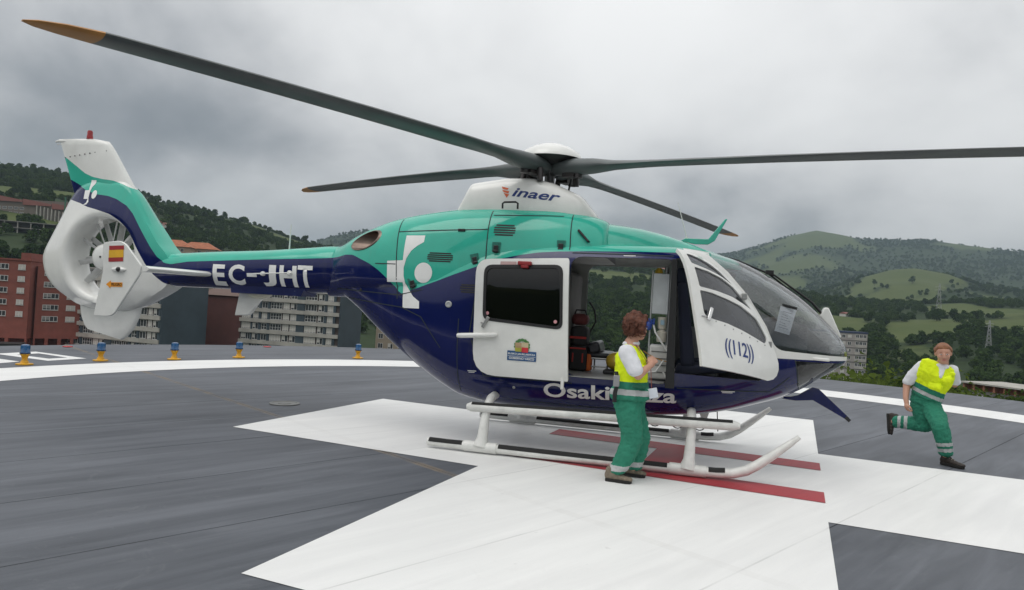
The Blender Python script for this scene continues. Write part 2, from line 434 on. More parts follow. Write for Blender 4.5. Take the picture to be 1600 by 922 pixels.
# heliport lamps: blue glass on a yellow waisted stand
YEL = M('yellow_lamp_stand', (.62,.32,.015), .45, var=.2, vscale=20); BLU = M('blue_lamp_glass', (.008,.075,.20), .15, coat=.5)
lamp_proto = None
LAMPS = [(-9.504,1.887,'leftmost blue and yellow deck lamp, before the white painted figures'),(-9.437,3.242,'second blue and yellow deck lamp from the left, beneath the tail fin'),(-8.969,4.503,'third blue and yellow deck lamp from the left, under the tail boom'),
         (-8.625,5.911,'fourth blue and yellow deck lamp from the left, under the boom lettering'),(-7.118,8.23,'rightmost blue and yellow deck lamp, close to the fuselage')]
for (x, y, lab) in LAMPS:
    r0 = empty('deck_lamp', (x, y, .004)); tag(r0, lab, 'lamp', 'blue lamps round the helipad')
    if lamp_proto is None:
        MB().lathe([(.13,0),(.13,.018),(.065,.028),(.06,.05),(.042,.08),(.042,.11),(.06,.155),(.07,.17),(.07,.185)], (0,0,0), 'Z', 20).build('stand', YEL, r0)
        lg_ = MB().lathe([(.07,.187),(.078,.19),(.078,.21),(.07,.22),(.072,.30),(.066,.335),(.03,.348)], (0,0,0), 'Z', 20).build('lens', BLU, r0)
        MB().lathe([(.081,.188),(.081,.208)], (0,0,0), 'Z', 20).build('lens_ring', M('dark_blue_ring', (.006,.03,.08), .3), lg_)
        lamp_proto = r0
    else:
        for ch in lamp_proto.children:
            c = ch.copy(); COL.objects.link(c); c.parent = r0
            for g_ in ch.children:
                e = g_.copy(); COL.objects.link(e); e.parent = c
for (x, y, lab) in ((-12.19,4.52,'small red deck marker at the rim below the tail fin'),(-10.34,8.71,'small red deck marker at the rim under the tail boom')):
    o = bevel(MB().box((x-.075,y-.075,.0),(x+.075,y+.075,.022)).build('edge_marker', M('red_marker', (.45,.03,.035), .5), None), .015)
    tag(o, lab, 'marker', 'red markers at the pad rim')
o = MB().lathe([(.20,.002),(.20,.012),(.17,.014),(.165,.008),(.09,.008),(.085,.014),(.01,.015)], (-3.69,1.64,0), 'Z', 28).build('drain_cover', M('dull_drain_metal', (.20,.20,.19), .5, metal=.5), None)
tag(o, 'small round drain cover in the grey deck behind the cross', 'drain')
hosp = empty('hospital_building', (1.0, 1.0, -34.0))
tag(hosp, 'hospital block carrying the helipad on its roof', 'building')
MB().prism(disc(48, 11.5, (0, 0)), 0.0, 33.44, 'Z').build('wall', M('hospital_concrete', (.33,.32,.30), .8), hosp, smooth=30)
# ================================================================== the helicopter
# local frame: x forward from the rotor mast, y to port, z up from the pad
heli = empty('rescue_helicopter', (-0.024, 1.559, 0.004), R(9.2))
tag(heli, 'green, navy and white rescue helicopter parked on the white cross with open doors', 'helicopter')

GREEN = (0.042, 0.42, 0.31); NAVY = (0.004, 0.0085, 0.075); WHITE = (0.74, 0.74, 0.71)
GB = [(-7.1,3.05),(-6.546,2.829),(-6.318,2.725),(-6.127,2.673),(-5.921,2.652),(-5.776,2.612),(-5.608,2.527),(-5.494,2.42),(-5.344,2.218),(-5.179,1.997),(-5.072,1.876),
      (-4.95,1.80),(-4.83,1.786),(-4.59,1.83),(-3.57,1.90),(-2.63,1.955),(-2.42,1.975),(-2.30,2.00),(-2.18,2.0),(-2.06,1.955),(-1.92,1.905),(-1.78,1.83),(-1.64,1.727),
      (-1.48,1.578),(-1.27,1.654),(-1.05,1.739),(-0.856,1.819),(-0.594,1.92),(-0.35,2.01),(-0.142,2.06),(0.06,2.098),(0.27,2.118),(0.6,2.135),(1.44,2.16),(2.2,2.16)]
WG = [(-7.1,3.36),(-6.686,3.128),(-6.553,3.051),(-6.41,2.966),(-6.27,2.916),(-6.096,2.887),(-5.927,2.87),(-5.761,2.824),(-5.589,2.756),(-5.468,2.682),(-5.36,2.60),(-5.30,4.0),(3.3,4.0)]
BW = [(-7.1,2.75),(-6.6,2.60),(-6.357,2.543),(-6.219,2.495),(-6.032,2.457),(-5.825,2.404),(-5.678,2.324),(-5.604,2.267),(-5.44,2.071),(-5.229,1.771),(-5.102,1.636),(-4.969,1.546),(-4.754,1.483),(-4.6,0.2),(3.3,0.2)]
def livery():
    mat = bpy.data.materials.new('livery_paint'); g = NG(mat)
    tc = g.N('ShaderNodeTexCoord'); sp = g.N('ShaderNodeSeparateXYZ'); g.L(tc.outputs['Object'], sp.inputs[0])
    x, z = sp.outputs[0], sp.outputs[2]
    def above(a, b): return g.math('GREATER_THAN', a, b)
    gb = above(z, g.curve(x, GB)); wg = above(z, g.curve(x, WG)); bw = above(g.curve(x, BW), z)
    v = g.coord(); n = g.noise(v, 3.0, 6.0, 0.6)
    c = g.mix(gb, NAVY, GREEN)
    white = g.math('MAXIMUM', wg, bw)
    # white pillar and band round the cockpit glass
    pil = g.math('MULTIPLY', above(x, g.curve(z, [(0.9,2.60),(1.165,2.435),(1.45,2.30),(1.78,2.10),(2.0,1.90),(2.12,1.72),(2.16,1.55),(2.4,1.5)])), above(z, 1.165))
    white = g.math('MAXIMUM', white, pil)
    c = g.mix(white, c, WHITE)
    f = g.ramp(n, [(0.3, 0.93), (0.7, 1.05)])
    c = g.mix(1.0, c, f, 'MULTIPLY')
    sp3 = g.N('ShaderNodeMapping'); g.L(v, sp3.inputs[0]); sp3.inputs['Scale'].default_value = (5.0, 5.0, .9)
    gr_ = g.ramp(g.noise(sp3.outputs[0], 1.6, 6.0, .65), [(.54, 0.0), (.72, 1.0)])
    c = g.mix(g.math('MULTIPLY', gr_, .10), c, (.16, .15, .13))
    wav = g.noise(v, 2.2, 2.0)
    r = g.math('ADD', 0.07, g.math('MULTIPLY', n, 0.08))
    g.principled(c, r, coat=0.12, spec=0.36, bump=wav, bump_dist=0.012, bump_str=0.25)
    return mat
PAINT = livery()
LINER = M('cabin_liner', (0.36, 0.36, 0.35), 0.7, var=0.15)
DARK = M('black_rubber', (0.012, 0.012, 0.013), 0.55)
DARKGLOSS = M('black_plastic', (0.014, 0.014, 0.015), 0.3)
WHITEP = M('white_gloss_paint', WHITE, 0.25, coat=0.4, var=0.05)
WHITEM = M('white_worn_paint', (0.70, 0.70, 0.67), 0.38, var=0.12, vscale=9.0)
METAL = M('dull_metal', (0.35, 0.35, 0.34), 0.4, metal=0.9)
STEELW = M('brushed_grey', (0.42, 0.43, 0.43), 0.45)
NAVYM = M('navy_paint', NAVY, 0.25, coat=0.5)
GREENM = M('green_paint', GREEN, 0.25, coat=0.5)
def glass(name, tint, gloss=1.0, rough=0.02, ior=1.5):
    mat = bpy.data.materials.new(name); g = NG(mat)
    t = g.N('ShaderNodeBsdfTransparent'); t.inputs[0].default_value = (*tint, 1)
    s = g.N('ShaderNodeBsdfGlossy'); s.inputs['Roughness'].default_value = rough; s.inputs['Color'].default_value = (gloss, gloss, gloss, 1)
    fr = g.N('ShaderNodeFresnel'); geo = g.N('ShaderNodeNewGeometry'); g.L(g.math('SUBTRACT', ior, g.math('MULTIPLY', geo.outputs['Backfacing'], ior - 1/ior)), fr.inputs['IOR'])
    mx = g.N('ShaderNodeMixShader'); g.L(fr.outputs[0], mx.inputs[0]); g.L(t.outputs[0], mx.inputs[1]); g.L(s.outputs[0], mx.inputs[2])
    g.L(mx.outputs[0], g.out.inputs[0])
    return mat
CANOPY = glass('canopy_glass', (0.80, 0.82, 0.83), ior=1.75)
TINT = glass('tinted_glass', (0.06, 0.065, 0.07))
DOORGLASS = glass('door_glass', (0.50, 0.52, 0.57), ior=1.7)

# ---- fuselage sections: x, z bottom, z top, half width, z of widest point, lower and upper roundness
POD = np.array([
 (-2.62,1.56,2.10,.27,1.84,2.2,2.2),(-2.50,1.535,2.11,.295,1.83,2.2,2.2),(-2.24,1.38,2.12,.385,1.75,2.2,2.2),(-1.93,1.14,2.14,.50,1.62,2.3,2.2),(-1.50,.83,2.17,.645,1.45,2.4,2.3),
 (-1.08,.57,2.20,.735,1.35,2.6,2.6),(-.79,.45,2.22,.765,1.30,2.8,3.2),(-.45,.405,2.235,.78,1.27,3.0,4.2),(0,.39,2.24,.785,1.25,3.0,5.0),(.5,.395,2.245,.785,1.25,3.0,5.2),(1.0,.41,2.25,.785,1.25,3.0,5.2),
 (1.45,.445,2.245,.775,1.25,2.9,5.0),(1.72,.475,2.225,.765,1.24,2.8,4.2),(2.06,.545,2.155,.735,1.22,2.7,3.0),(2.38,.645,2.02,.68,1.20,2.5,2.5),(2.60,.725,1.895,.625,1.19,2.4,2.3),
 (2.81,.835,1.75,.545,1.19,2.3,2.2),(2.97,.95,1.61,.455,1.19,2.2,2.1),(3.10,1.04,1.48,.345,1.19,2.1,2.0),(3.19,1.10,1.37,.23,1.19,2.0,2.0),(3.235,1.14,1.29,.13,1.195,2.0,2.0),(3.252,1.175,1.23,.05,1.20,2.0,2.0)])
def section(row, n, clip=None, dy=0.0, dz=0.0):
    zb, zt, hw, zm, nl, nu = row
    hw = max(hw - dy, 0.01); zt -= dz; zb += dz
    out = []
    for j in range(n):
        w = 2 * math.pi * j / n
        c, s_ = math.cos(w), math.sin(w)
        e = 2.0 / (nu if c >= 0 else nl)
        y = hw * math.copysign(abs(s_) ** e, s_)
        z = zm + (zt - zm) * abs(c) ** e if c >= 0 else zm - (zm - zb) * abs(c) ** e
        if clip is not None: z = max(z, clip)
        out.append((y, z))
    return out
def loft(table, xs, n=64, clip=None, dy=0.0, dz=0.0, fn=pchip):
    T = np.array(table); b = MB(); rows = []
    for x in xs:
        row = [float(fn(T[:,0], T[:,k], x)) for k in range(1, T.shape[1])]
        sec = section(row, n, clip(x, row) if clip else None, dy, dz)
        rows.append([(x, y, z) for y, z in sec])
    v = [p for r_ in rows for p in r_]
    f = []
    for i in range(len(rows) - 1):
        for j in range(n):
            f.append((i*n + j, i*n + (j+1) % n, (i+1)*n + (j+1) % n, (i+1)*n + j))
    f.append(tuple(range(n))); f.append(tuple(range((len(rows)-1)*n + n - 1, (len(rows)-1)*n - 1, -1)))
    return b.add(v, f)
xs_pod = list(np.arange(-2.62, 2.6, 0.075)) + list(np.arange(2.6, 3.2, 0.045)) + [3.2, 3.22, 3.235, 3.245, 3.252]
podb = loft(POD, xs_pod, 72)
bvh_pod = BVHTree.FromPolygons([Vector(q) for q in podb.v], podb.f)
fus = podb.build('fuselage', [PAINT, LINER, DARK], heli, smooth=None)
cav = loft(POD, [x for x in np.arange(-0.95, 3.15, 0.12)] + [3.16], 56, clip=lambda x, r_: 0.82 if x < 2.5 else max(0.0, r_[0] + 0.04), dy=0.045, dz=0.04)
cav.mi = [1] * len(cav.f)
cutter = cav.build('cutter', [PAINT, LINER], heli, smooth=None)
boolean(fus, cutter); drop(cutter)
def cut(poly, y0, y1, op='DIFFERENCE', target=None):
    b = MB().prism(poly, y0, y1, 'Y', 2)
    c = b.build('cutter', [PAINT, LINER, DARK], heli, smooth=None)
    boolean(target or fus, c, op); drop(c)
def piece(poly, y0, y1, name, mat, parent):
    """lift a piece of the shell out as an object of its own"""
    o = fus.copy(); o.data = fus.data.copy(); COL.objects.link(o); o.name = name; o.data.name = name
    cut(poly, y0, y1, 'INTERSECT', o); cut(poly, y0, y1, 'DIFFERENCE', fus)
    o.data.materials.clear(); o.data.materials.append(mat)
    o.data.polygons.foreach_set('material_index', [0] * len(o.data.polygons))
    o.data.polygons.foreach_set('use_smooth', [True] * len(o.data.polygons)); o.data.set_sharp_from_angle(angle=R(40))
    o.parent = parent
    return o
WIND = [(1.80,2.6),(1.80,2.15),(1.99,1.985),(2.185,1.76),(2.37,1.47)] + round_poly([(2.37,1.47),(2.47,1.245),(3.0,1.215)], [0,.09,0])[1:] + [(3.5,1.195),(3.5,2.6)]
CHIN = [(2.655,1.15),(3.5,1.13),(3.5,0.6),(2.80,0.6),(2.745,0.84)]
PORTW = round_poly([(1.55,2.02),(1.80,2.0),(2.02,1.78),(2.25,1.42),(2.28,1.28),(1.60,1.42)], .05)
screen = piece(WIND, -1.2, 1.2, 'windscreen', CANOPY, heli)
chin = piece(CHIN, -1.2, 1.2, 'chin_window', glass('chin_glass', (0.45, 0.46, 0.47)), heli)
portw = piece(PORTW, 0.2, 1.2, 'side_window', DOORGLASS, heli)
# openings: sliding doors on both sides, pilot's door on the near side
SLIDE = round_poly([(0.42,0.83),(1.445,0.83),(1.445,2.085),(0.42,2.07)], [.16,.05,.05,.12])
cut(SLIDE, -1.2, 1.2)
PILOT = [(1.515,0.95),(1.475,2.10),(1.60,2.10),(1.72,2.07),(1.95,1.955),(2.14,1.745),(2.30,1.43),(2.42,1.17),(2.44,1.05),(2.41,0.97),(2.33,0.93)]
cut(PILOT, -1.2, -0.1)
fus.data.polygons.foreach_set('use_smooth', [True] * len(fus.data.polygons)); fus.data.set_sharp_from_angle(angle=R(35))

EXM = M('scorched_exhaust_metal', (0.16, 0.12, 0.10), 0.35, metal=0.8, var=0.35)
# ---- engine cowling, roof fairing, mast fairing
COWL = [(-2.66,1.5,2.095,.20,1.80,2.2,2.4),(-2.5,1.5,2.13,.30,1.80,2.2,2.5),(-2.3,1.5,2.24,.42,1.80,2.2,2.6),(-2.02,1.5,2.37,.535,1.78,2.2,2.7),(-1.75,1.5,2.465,.615,1.76,2.2,2.8),(-1.37,1.5,2.545,.675,1.75,2.2,2.9),
        (-.89,1.5,2.61,.70,1.75,2.2,3.0),(-.43,1.5,2.635,.695,1.75,2.2,3.0),(.03,1.5,2.63,.675,1.75,2.2,3.1),(.4,1.5,2.59,.645,1.75,2.2,3.2),(.64,1.5,2.54,.615,1.75,2.2,3.4),(.73,1.5,2.50,.585,1.75,2.2,3.4),(.765,1.5,2.44,.53,1.75,2.2,3.2)]
cb = loft(COWL, list(np.arange(-2.66, .72, 0.07)) + [.73, .75, .765], 64, clip=lambda x, r_: 2.08 if x > 0.1 else 1.5)
cb.mi = [2 if max(cb.v[i][2] for i in q) < 2.085 and min(cb.v[i][0] for i in q) > 0.0 else 0 for q in cb.f]
bvh_cowl = BVHTree.FromPolygons([Vector(q) for q in cb.v], cb.f)
cowl = cb.build('engine_cowling', [PAINT, DARK, LINER], heli, smooth=None)
cowl_solid = cb.build('cutter', [EXM, EXM, EXM], heli, smooth=None)
ex0, ex1 = Vector((-1.36, -.287, 2.165)), Vector((-2.66, -.612, 2.185))
eb = MB().tube([ex0, ex1], .125, 28, mi=1).build('cutter', [PAINT, DARK], heli, smooth=None)
boolean(cowl, eb); 
ebp = MB().tube([ex0, ex1], .125, 28, mi=0).build('cutter', [PAINT, LINER], heli, smooth=None)
boolean(fus, ebp); drop(eb); drop(ebp)
cowl.data.polygons.foreach_set('use_smooth', [True] * len(cowl.data.polygons)); cowl.data.set_sharp_from_angle(angle=R(35))
fus.data.polygons.foreach_set('use_smooth', [True] * len(fus.data.polygons)); fus.data.set_sharp_from_angle(angle=R(35))
axd = (ex1 - ex0).normalized()
pv = MB(); n_ = 32
pv.tube([ex0, ex1], .124, n_, caps=False); k_ = len(pv.v); pv.tube([ex0, ex1], .114, n_, caps=False)
for j in range(n_):
    q_ = (j + 1) % n_
    pv.f += [(j, q_, k_ + q_, k_ + j), (n_ + j, k_ + n_ + j, k_ + n_ + q_, n_ + q_)]; pv.mi += [0, 0]
ep = pv.build('exhaust_pipe', EXM, heli, smooth=None)
cowl_solid.scale = (1.003, 1.012, 1.003)
boolean(ep, cowl_solid, 'INTERSECT'); drop(cowl_solid)
ep.data.polygons.foreach_set('use_smooth', [True] * len(ep.data.polygons)); ep.data.set_sharp_from_angle(angle=R(40))
MB().tube([ex0 + axd * 0.42, ex0 + axd * 0.425], .118, 24).build('exhaust_baffle', M('soot', (0.035, 0.028, 0.024), 0.7), ep)
ROOF = [(.70,2.0,2.50,.50,2.1,2.2,2.6),(1.0,2.0,2.465,.46,2.1,2.2,2.6),(1.3,2.0,2.405,.39,2.1,2.2,2.5),(1.6,2.0,2.315,.29,2.1,2.2,2.4),(1.9,2.0,2.215,.18,2.1,2.2,2.2),(2.1,2.0,2.15,.07,2.08,2.2,2.2),(2.16,2.0,2.12,.02,2.06,2.2,2.2)]
rb = loft(ROOF, list(np.arange(.70, 2.14, .08)) + [2.16], 40, clip=lambda x, r_: 2.19 if x < 1.6 else 2.05)
roof = rb.build('roof_fairing', GREENM, heli, smooth=60)
MAST = [(-.995,2.45,2.60,.33,2.5,2.5,4.0),(-.87,2.45,2.89,.35,2.5,2.5,4.6),(-.83,2.45,2.91,.36,2.5,2.5,4.6),(-.45,2.45,2.97,.385,2.5,2.5,4.6),(-.14,2.45,2.975,.385,2.5,2.5,4.6),(.09,2.45,2.925,.375,2.5,2.5,4.6),(.38,2.45,2.80,.34,2.5,2.5,4.6),(.43,2.45,2.77,.325,2.5,2.5,4.6),(.60,2.45,2.57,.25,2.5,2.5,4.0)]
mb_ = loft(MAST, list(np.linspace(-.995, .60, 60)), 48, fn=lambda a_, b_, x_: np.interp(x_, a_, b_))
bvh_mast = BVHTree.FromPolygons([Vector(q) for q in mb_.v], mb_.f)
mastf = mb_.build('mast_fairing', WHITEP, heli, smooth=50)
BOOM = [(-2.60,1.54,2.12,.285,1.83,2.2,2.2),(-2.45,1.53,2.115,.285,1.82,2.2,2.2),(-3.0,1.52,2.085,.27,1.80,2.2,2.2),(-3.6,1.515,2.03,.252,1.77,2.2,2.2),(-4.3,1.51,1.985,.232,1.74,2.2,2.2),(-5.0,1.50,1.93,.20,1.71,2.2,2.2),(-5.35,1.50,1.90,.16,1.70,2.2,2.2)]
BOOM = sorted(BOOM)
bb = loft(BOOM, list(np.arange(-5.35, -2.45, .1)), 40)
bvh_boom = BVHTree.FromPolygons([Vector(q) for q in bb.v], bb.f)
boom = bb.build('tail_boom', PAINT, heli, smooth=60)
# raised lower box under the boom with its fin and lamp bulge
MB().prism([(-3.98,1.60),(-2.92,1.60),(-2.98,1.475),(-3.95,1.47)], -.17, .17).build('boom_equipment_box', NAVYM, boom, smooth=30)
fin_b = MB(); fin_b.prism([(-3.99,1.18),(-3.80,1.195),(-3.56,1.46),(-3.94,1.48)], -.018, .018)
bevel(fin_b.build('ventral_fin', WHITEP, boom, smooth=30), .01)
MB().ball((-3.66, 0, 1.47), (.17, .11, .06)).build('antenna_bulge', M('cream_paint', (.62, .60, .50), .4), boom, smooth=60)

# ---- projection of flat print and seams on the painted skin
ALLBVH = [bvh_pod, bvh_cowl, bvh_mast, bvh_boom]
def side_y(x, z, bvhs=ALLBVH):
    best = None
    for b in bvhs:
        h_ = b.ray_cast(Vector((x, -3.0, z)), Vector((0, 1, 0)))
        if h_[0] is not None and (best is None or h_[0].y < best): best = h_[0].y
    return best
def refine(bm, L):
    for _ in range(7):
        ed = [e for e in bm.edges if e.calc_length() > L]
        if not ed: break
        bmesh.ops.subdivide_edges(bm, edges=ed, cuts=1)
        bmesh.ops.triangulate(bm, faces=[f for f in bm.faces if len(f.verts) > 3])
def flat_bm(polys):
    bm = bmesh.new()
    for p in polys:
        vs_ = [bm.verts.new((q[0], 0, q[1])) for q in p]
        bm.faces.new(vs_)
    bm.normal_update()
    bmesh.ops.triangulate(bm, faces=bm.faces[:])
    return bm
def text_bm(txt, x0, x1, z0, z1, bold=0.0, slant=0.0, tilt=0.0, wide=1.0):
    cu = bpy.data.curves.new('t', 'FONT'); cu.body = txt; cu.size = 1.0; cu.offset = bold; cu.shear = slant
    cu.space_character = wide; cu.resolution_u = 4
    o = bpy.data.objects.new('t', cu); COL.objects.link(o)
    dg = bpy.context.evaluated_depsgraph_get(); me = bpy.data.meshes.new_from_object(o.evaluated_get(dg))
    bm = bmesh.new(); bm.from_mesh(me); drop(o); bpy.data.meshes.remove(me); bpy.data.curves.remove(cu)
    xs = [v.co.x for v in bm.verts]; ys = [v.co.y for v in bm.verts]
    a0, a1, b0, b1 = min(xs), max(xs), min(ys), max(ys)
    for v in bm.verts:
        x = x0 + (v.co.x - a0) / (a1 - a0) * (x1 - x0); z = z0 + (v.co.y - b0) / (b1 - b0) * (z1 - z0)
        v.co = (x, 0, z + tilt * (x - x0))
    bmesh.ops.triangulate(bm, faces=bm.faces[:])
    return bm
def project(bm, name, mat, parent, yfun=side_y, L=0.04, off=0.0025):
    refine(bm, L)
    bad = []
    for v in bm.verts:
        y = yfun(v.co.x, v.co.z)
        if y is None: bad.append(v)
        else: v.co.y = y - off
    if bad: bmesh.ops.delete(bm, geom=bad, context='VERTS')
    for f in bm.faces:
        f.normal_update()
        if f.normal.y > 0: f.normal_flip()
    me = bpy.data.meshes.new(name); bm.to_mesh(me); bm.free()
    return link(name, me, mat, parent, smooth=179)
def ribbon(pts, w):
    """thin band along a polyline in the xz plane"""
    out = []
    for a, b in zip(pts[:-1], pts[1:]):
        a, b = Vector(a), Vector(b); d_ = (b - a).normalized(); n_ = Vector((-d_.y, d_.x)) * w / 2
        out.append([a - n_, b - n_, b + n_, a + n_])
    return out
def ellipse(c, rx, rz, n=28): return [(c[0] + rx*math.cos(2*math.pi*i/n), c[1] + rz*math.sin(2*math.pi*i/n)) for i in range(n)]
LETTER = M('white_lettering', (0.80, 0.80, 0.78), 0.4, var=0.05)
SEAM = M('panel_gap', (0.02, 0.03, 0.035), 0.8)
LOGO = [(-1.468,2.232),(-1.236,2.238),(-1.24,2.163),(-1.316,2.117),(-1.38,2.061),(-1.43,1.974),(-1.454,1.866),(-1.448,1.779),(-1.425,1.694),(-1.399,1.657),(-1.361,1.611),(-1.313,1.555),(-1.234,1.506),(-1.229,1.428),(-1.439,1.424),(-1.458,1.707),(-1.656,1.703),(-1.671,1.938),(-1.471,1.951)]
project(flat_bm([LOGO]), 'emblem_cross', LETTER, cowl)
project(flat_bm([ellipse((-1.213,1.822), .105, .112)]), 'emblem_dot', LETTER, cowl)
for ch, x0, x1, z0, z1 in (('E',-4.189,-4.01,1.552,1.815),('C',-3.955,-3.727,1.572,1.825),('J',-3.47,-3.285,1.578,1.84),('H',-3.235,-3.0,1.585,1.843),('T',-2.985,-2.78,1.59,1.853)):
    project(text_bm(ch, x0, x1, z0, z1, bold=0.03), 'registration_letter', LETTER, boom, off=0.003)
project(flat_bm([[(-3.695,1.725),(-3.555,1.728),(-3.552,1.683),(-3.692,1.68)]]), 'registration_dash', LETTER, boom, off=.003)
project(text_bm('Osakidetza', .20, 1.553, .585, .742, bold=0.022, tilt=0.036), 'service_name', LETTER, fus)
INK = M('blue_print', (0.012, 0.035, 0.17), 0.4)
ORG = M('orange_print', (0.62, 0.13, 0.05), 0.45)
def mast_y(x, z): return side_y(x, z, [bvh_mast])
project(text_bm('inaer', -.345, .20, 2.735, 2.835, bold=0.02, slant=0.35, tilt=-0.09), 'operator_name', INK, mastf, mast_y)
project(flat_bm([[(-.47,2.845),(-.385,2.825),(-.40,2.805),(-.455,2.815)],[(-.46,2.805),(-.375,2.79),(-.385,2.765),(-.44,2.78)],[(-.44,2.77),(-.375,2.755),(-.40,2.715)]]), 'operator_wing_mark', ORG, mastf, mast_y)
# seams of the cowling doors and clamshell
for pts in ([(-1.60,2.44),(-1.565,2.1),(-1.52,1.52)], [(-.53,2.56),(-.51,1.98)], [(.36,2.55),(.383,2.14)], [(-1.585,2.275),(-.53,2.33)], [(-.5,2.50),(.27,2.52)], [(-1.83,1.905),(-1.56,1.905)],
            [(-2.45,1.60),(-1.5,1.565),(-1.2,1.64)], [(-2.3,1.50),(-1.45,1.43),(-1.2,1.34),(-.95,1.02)], [(2.66,1.16),(2.72,.9),(2.80,.78)], [(-.15,.52),(.4,.50),(1.4,.52)], [(-.55,1.90),(-.62,1.2),(-.45,.76),(.5,.76)], [(1.55,.80),(2.45,.82),(2.62,.98)], [(-.75,1.35),(-.75,.55)], [(.42,2.11),(1.45,2.12)]):
    project(flat_bm(ribbon(pts, .011)), 'panel_seam', SEAM, cowl if pts[0][1] > 1.9 else fus, off=.003)
# louvred grilles: dark slots
def grille(c, w, h_, n, parent):
    for i in range(n):
        t = (i + .5) / n * 2 - 1
        ww = w * (1 - abs(t) ** 3 * .3)
        z = c[1] + t * h_
        project(flat_bm([round_poly([(c[0]-ww, z-h_/n*.64), (c[0]+ww, z-h_/n*.64), (c[0]+ww, z+h_/n*.64), (c[0]-ww, z+h_/n*.64)], h_/n*.4, 3)]), 'grille_slot', DARK, parent)
grille((-.34, 2.328), .12, .068, 5, cowl)
grille((-1.03, 2.0), .15, .055, 5, cowl)
grille((-.66, 1.675), .10, .05, 4, fus)
# flush latches of the cowling: recessed plate with a black lever
for (x, z, a) in ((-.407,2.125,0),(.285,2.175,0),(-.63,1.99,-.25),(-1.337,1.70,-.35)):
    y = side_y(x, z); rot = Matrix.Rotation(a, 3, 'Y')
    lt = MB().box((x-.045, y-.006, z-.065), (x+.045, y+.02, z+.065), rot=rot).build('latch', M('latch_plate_green', (0.02, 0.17, 0.13), 0.4), cowl)
    b = MB().box((x-.026, y-.024, z-.05), (x+.026, y-.004, z+.03), rot=rot, at=(x, y, z)).box((x-.03, y-.035, z-.045), (x+.03, y-.01, z-.02), rot=rot, at=(x, y, z))
    bevel(b.build('latch_lever', DARKGLOSS, lt), .006)
y = side_y(-.52, 2.325)
bevel(MB().box((-.86, y-.02, 2.295), (-.78, y+.01, 2.325)).build('hinge_block', DARK, cowl), .004)
# grab handles
MB().tube([(-.405,-.52,2.575),(-.405,-.525,2.63),(-.385,-.525,2.645),(-.26,-.525,2.65),(-.235,-.525,2.635),(-.235,-.52,2.575)], .011, 8).build('grab_handle', DARK, cowl)
y = side_y(.45, 2.36)
MB().tube([(.45,y+.01,2.362),(.455,y-.03,2.358),(.565,side_y(.565,2.24)-.03,2.243),(.57,side_y(.57,2.24)+.01,2.24)], .014, 8).build('grab_handle', DARK, cowl)
y = side_y(-.875, 1.496)
MB().lathe([(.036, 0), (.036, -.012), (.024, -.02), (.018, -.012), (.004, -.012)], (-.875, y, 1.496), 'Y').build('fuel_cap', STEELW, fus)
for (x, z) in ((-.12, .66), (-2.05, 1.60)):
    yy = side_y(x, z); MB().lathe([(.016, 0), (.014, -.01), (.004, -.012)], (x, yy, z), 'Y', 12).build('static_port', METAL if x > -1 else DARK, fus)

for (x, z, w) in ((-.63,.80,.10),(-.62,.785,.07),(1.98,.80,.13),(1.99,.787,.10),(-.30,1.88,.09),(.95,2.10,.12)):
    project(flat_bm(ribbon([(x, z), (x + w, z + .003)], .007)), 'placard', LETTER, fus)
# ---- sliding door, slid aft and standing proud of the skin
def door_y(x, z): return side_y(.6, z, [bvh_pod]) - .085
DOOR = round_poly([(-.53,.785),(.475,.79),(.415,2.035),(-.56,1.985)], [.24,.015,.03,.14])
def panel(name, poly, yfun, thick, mat, parent, hole=None, L=.09):
    bm = flat_bm([poly])
    refine(bm, L)
    bmesh.ops.beautify_fill(bm, faces=bm.faces[:], edges=bm.edges[:])
    for v in bm.verts: v.co.y = yfun(v.co.x, v.co.z)
    me = bpy.data.meshes.new(name); bm.to_mesh(me); bm.free()
    o = link(name, me, mat, parent)
    for f in o.data.polygons:
        pass
    md = o.modifiers.new('s', 'SOLIDIFY'); md.thickness = thick; md.offset = 0.0
    bake(o)
    bm = bmesh.new(); bm.from_mesh(o.data); bmesh.ops.recalc_face_normals(bm, faces=bm.faces); bm.to_mesh(o.data); bm.free()
    for h_ in (hole or []):
        c = MB().prism(h_, -2.5, 0.5).build('cutter', None, heli, smooth=None); boolean(o, c); drop(c)
    o.data.polygons.foreach_set('use_smooth', [True] * len(o.data.polygons)); o.data.set_sharp_from_angle(angle=R(30))
    return o
SWIN = round_poly([(-.45,1.355),(.395,1.305),(.36,1.965),(-.47,1.93)], [.08,.08,.09,.09])
sdoor = panel('sliding_door', DOOR, door_y, .045, WHITEP, heli, [SWIN])
sdoor['label'] = 'white sliding door with black window, slid open'
SWI2 = round_poly([(-.42,1.385),(.365,1.335),(.33,1.935),(-.44,1.90)], [.07,.07,.08,.08])
wf = panel('window_seal', SWIN, lambda x, z: door_y(x, z) - .004, .05, DARK, sdoor, [SWI2])
panel('window_pane', SWI2, lambda x, z: door_y(x, z) - .010, .008, TINT, sdoor)
PINK = M('pink_sticker', (.62, .30, .32), .5)
for c in ((-.405,1.43),(.315,1.385)): project(flat_bm([ellipse(c, .018, .018, 14)]), 'round_sticker', PINK, sdoor, lambda x, z: door_y(x, z) - .014)
bevel(MB().box((-.11, door_y(0,1.97)-.075, 1.945), (.035, door_y(0,1.97)-.02, 1.985)).box((-.075, door_y(0,1.96)-.07, 1.915), (.005, door_y(0,1.96)-.02, 1.95)).build('door_stop', M('red_plastic', (.30, .02, .025), .4), sdoor), .01)
project(flat_bm([[(-.30,1.975),(-.13,1.98),(-.13,1.945),(-.30,1.94)]]), 'reflective_sticker', M('pale_red_sticker', (.45, .30, .29), .5), sdoor, lambda x, z: door_y(x, z) - .026)
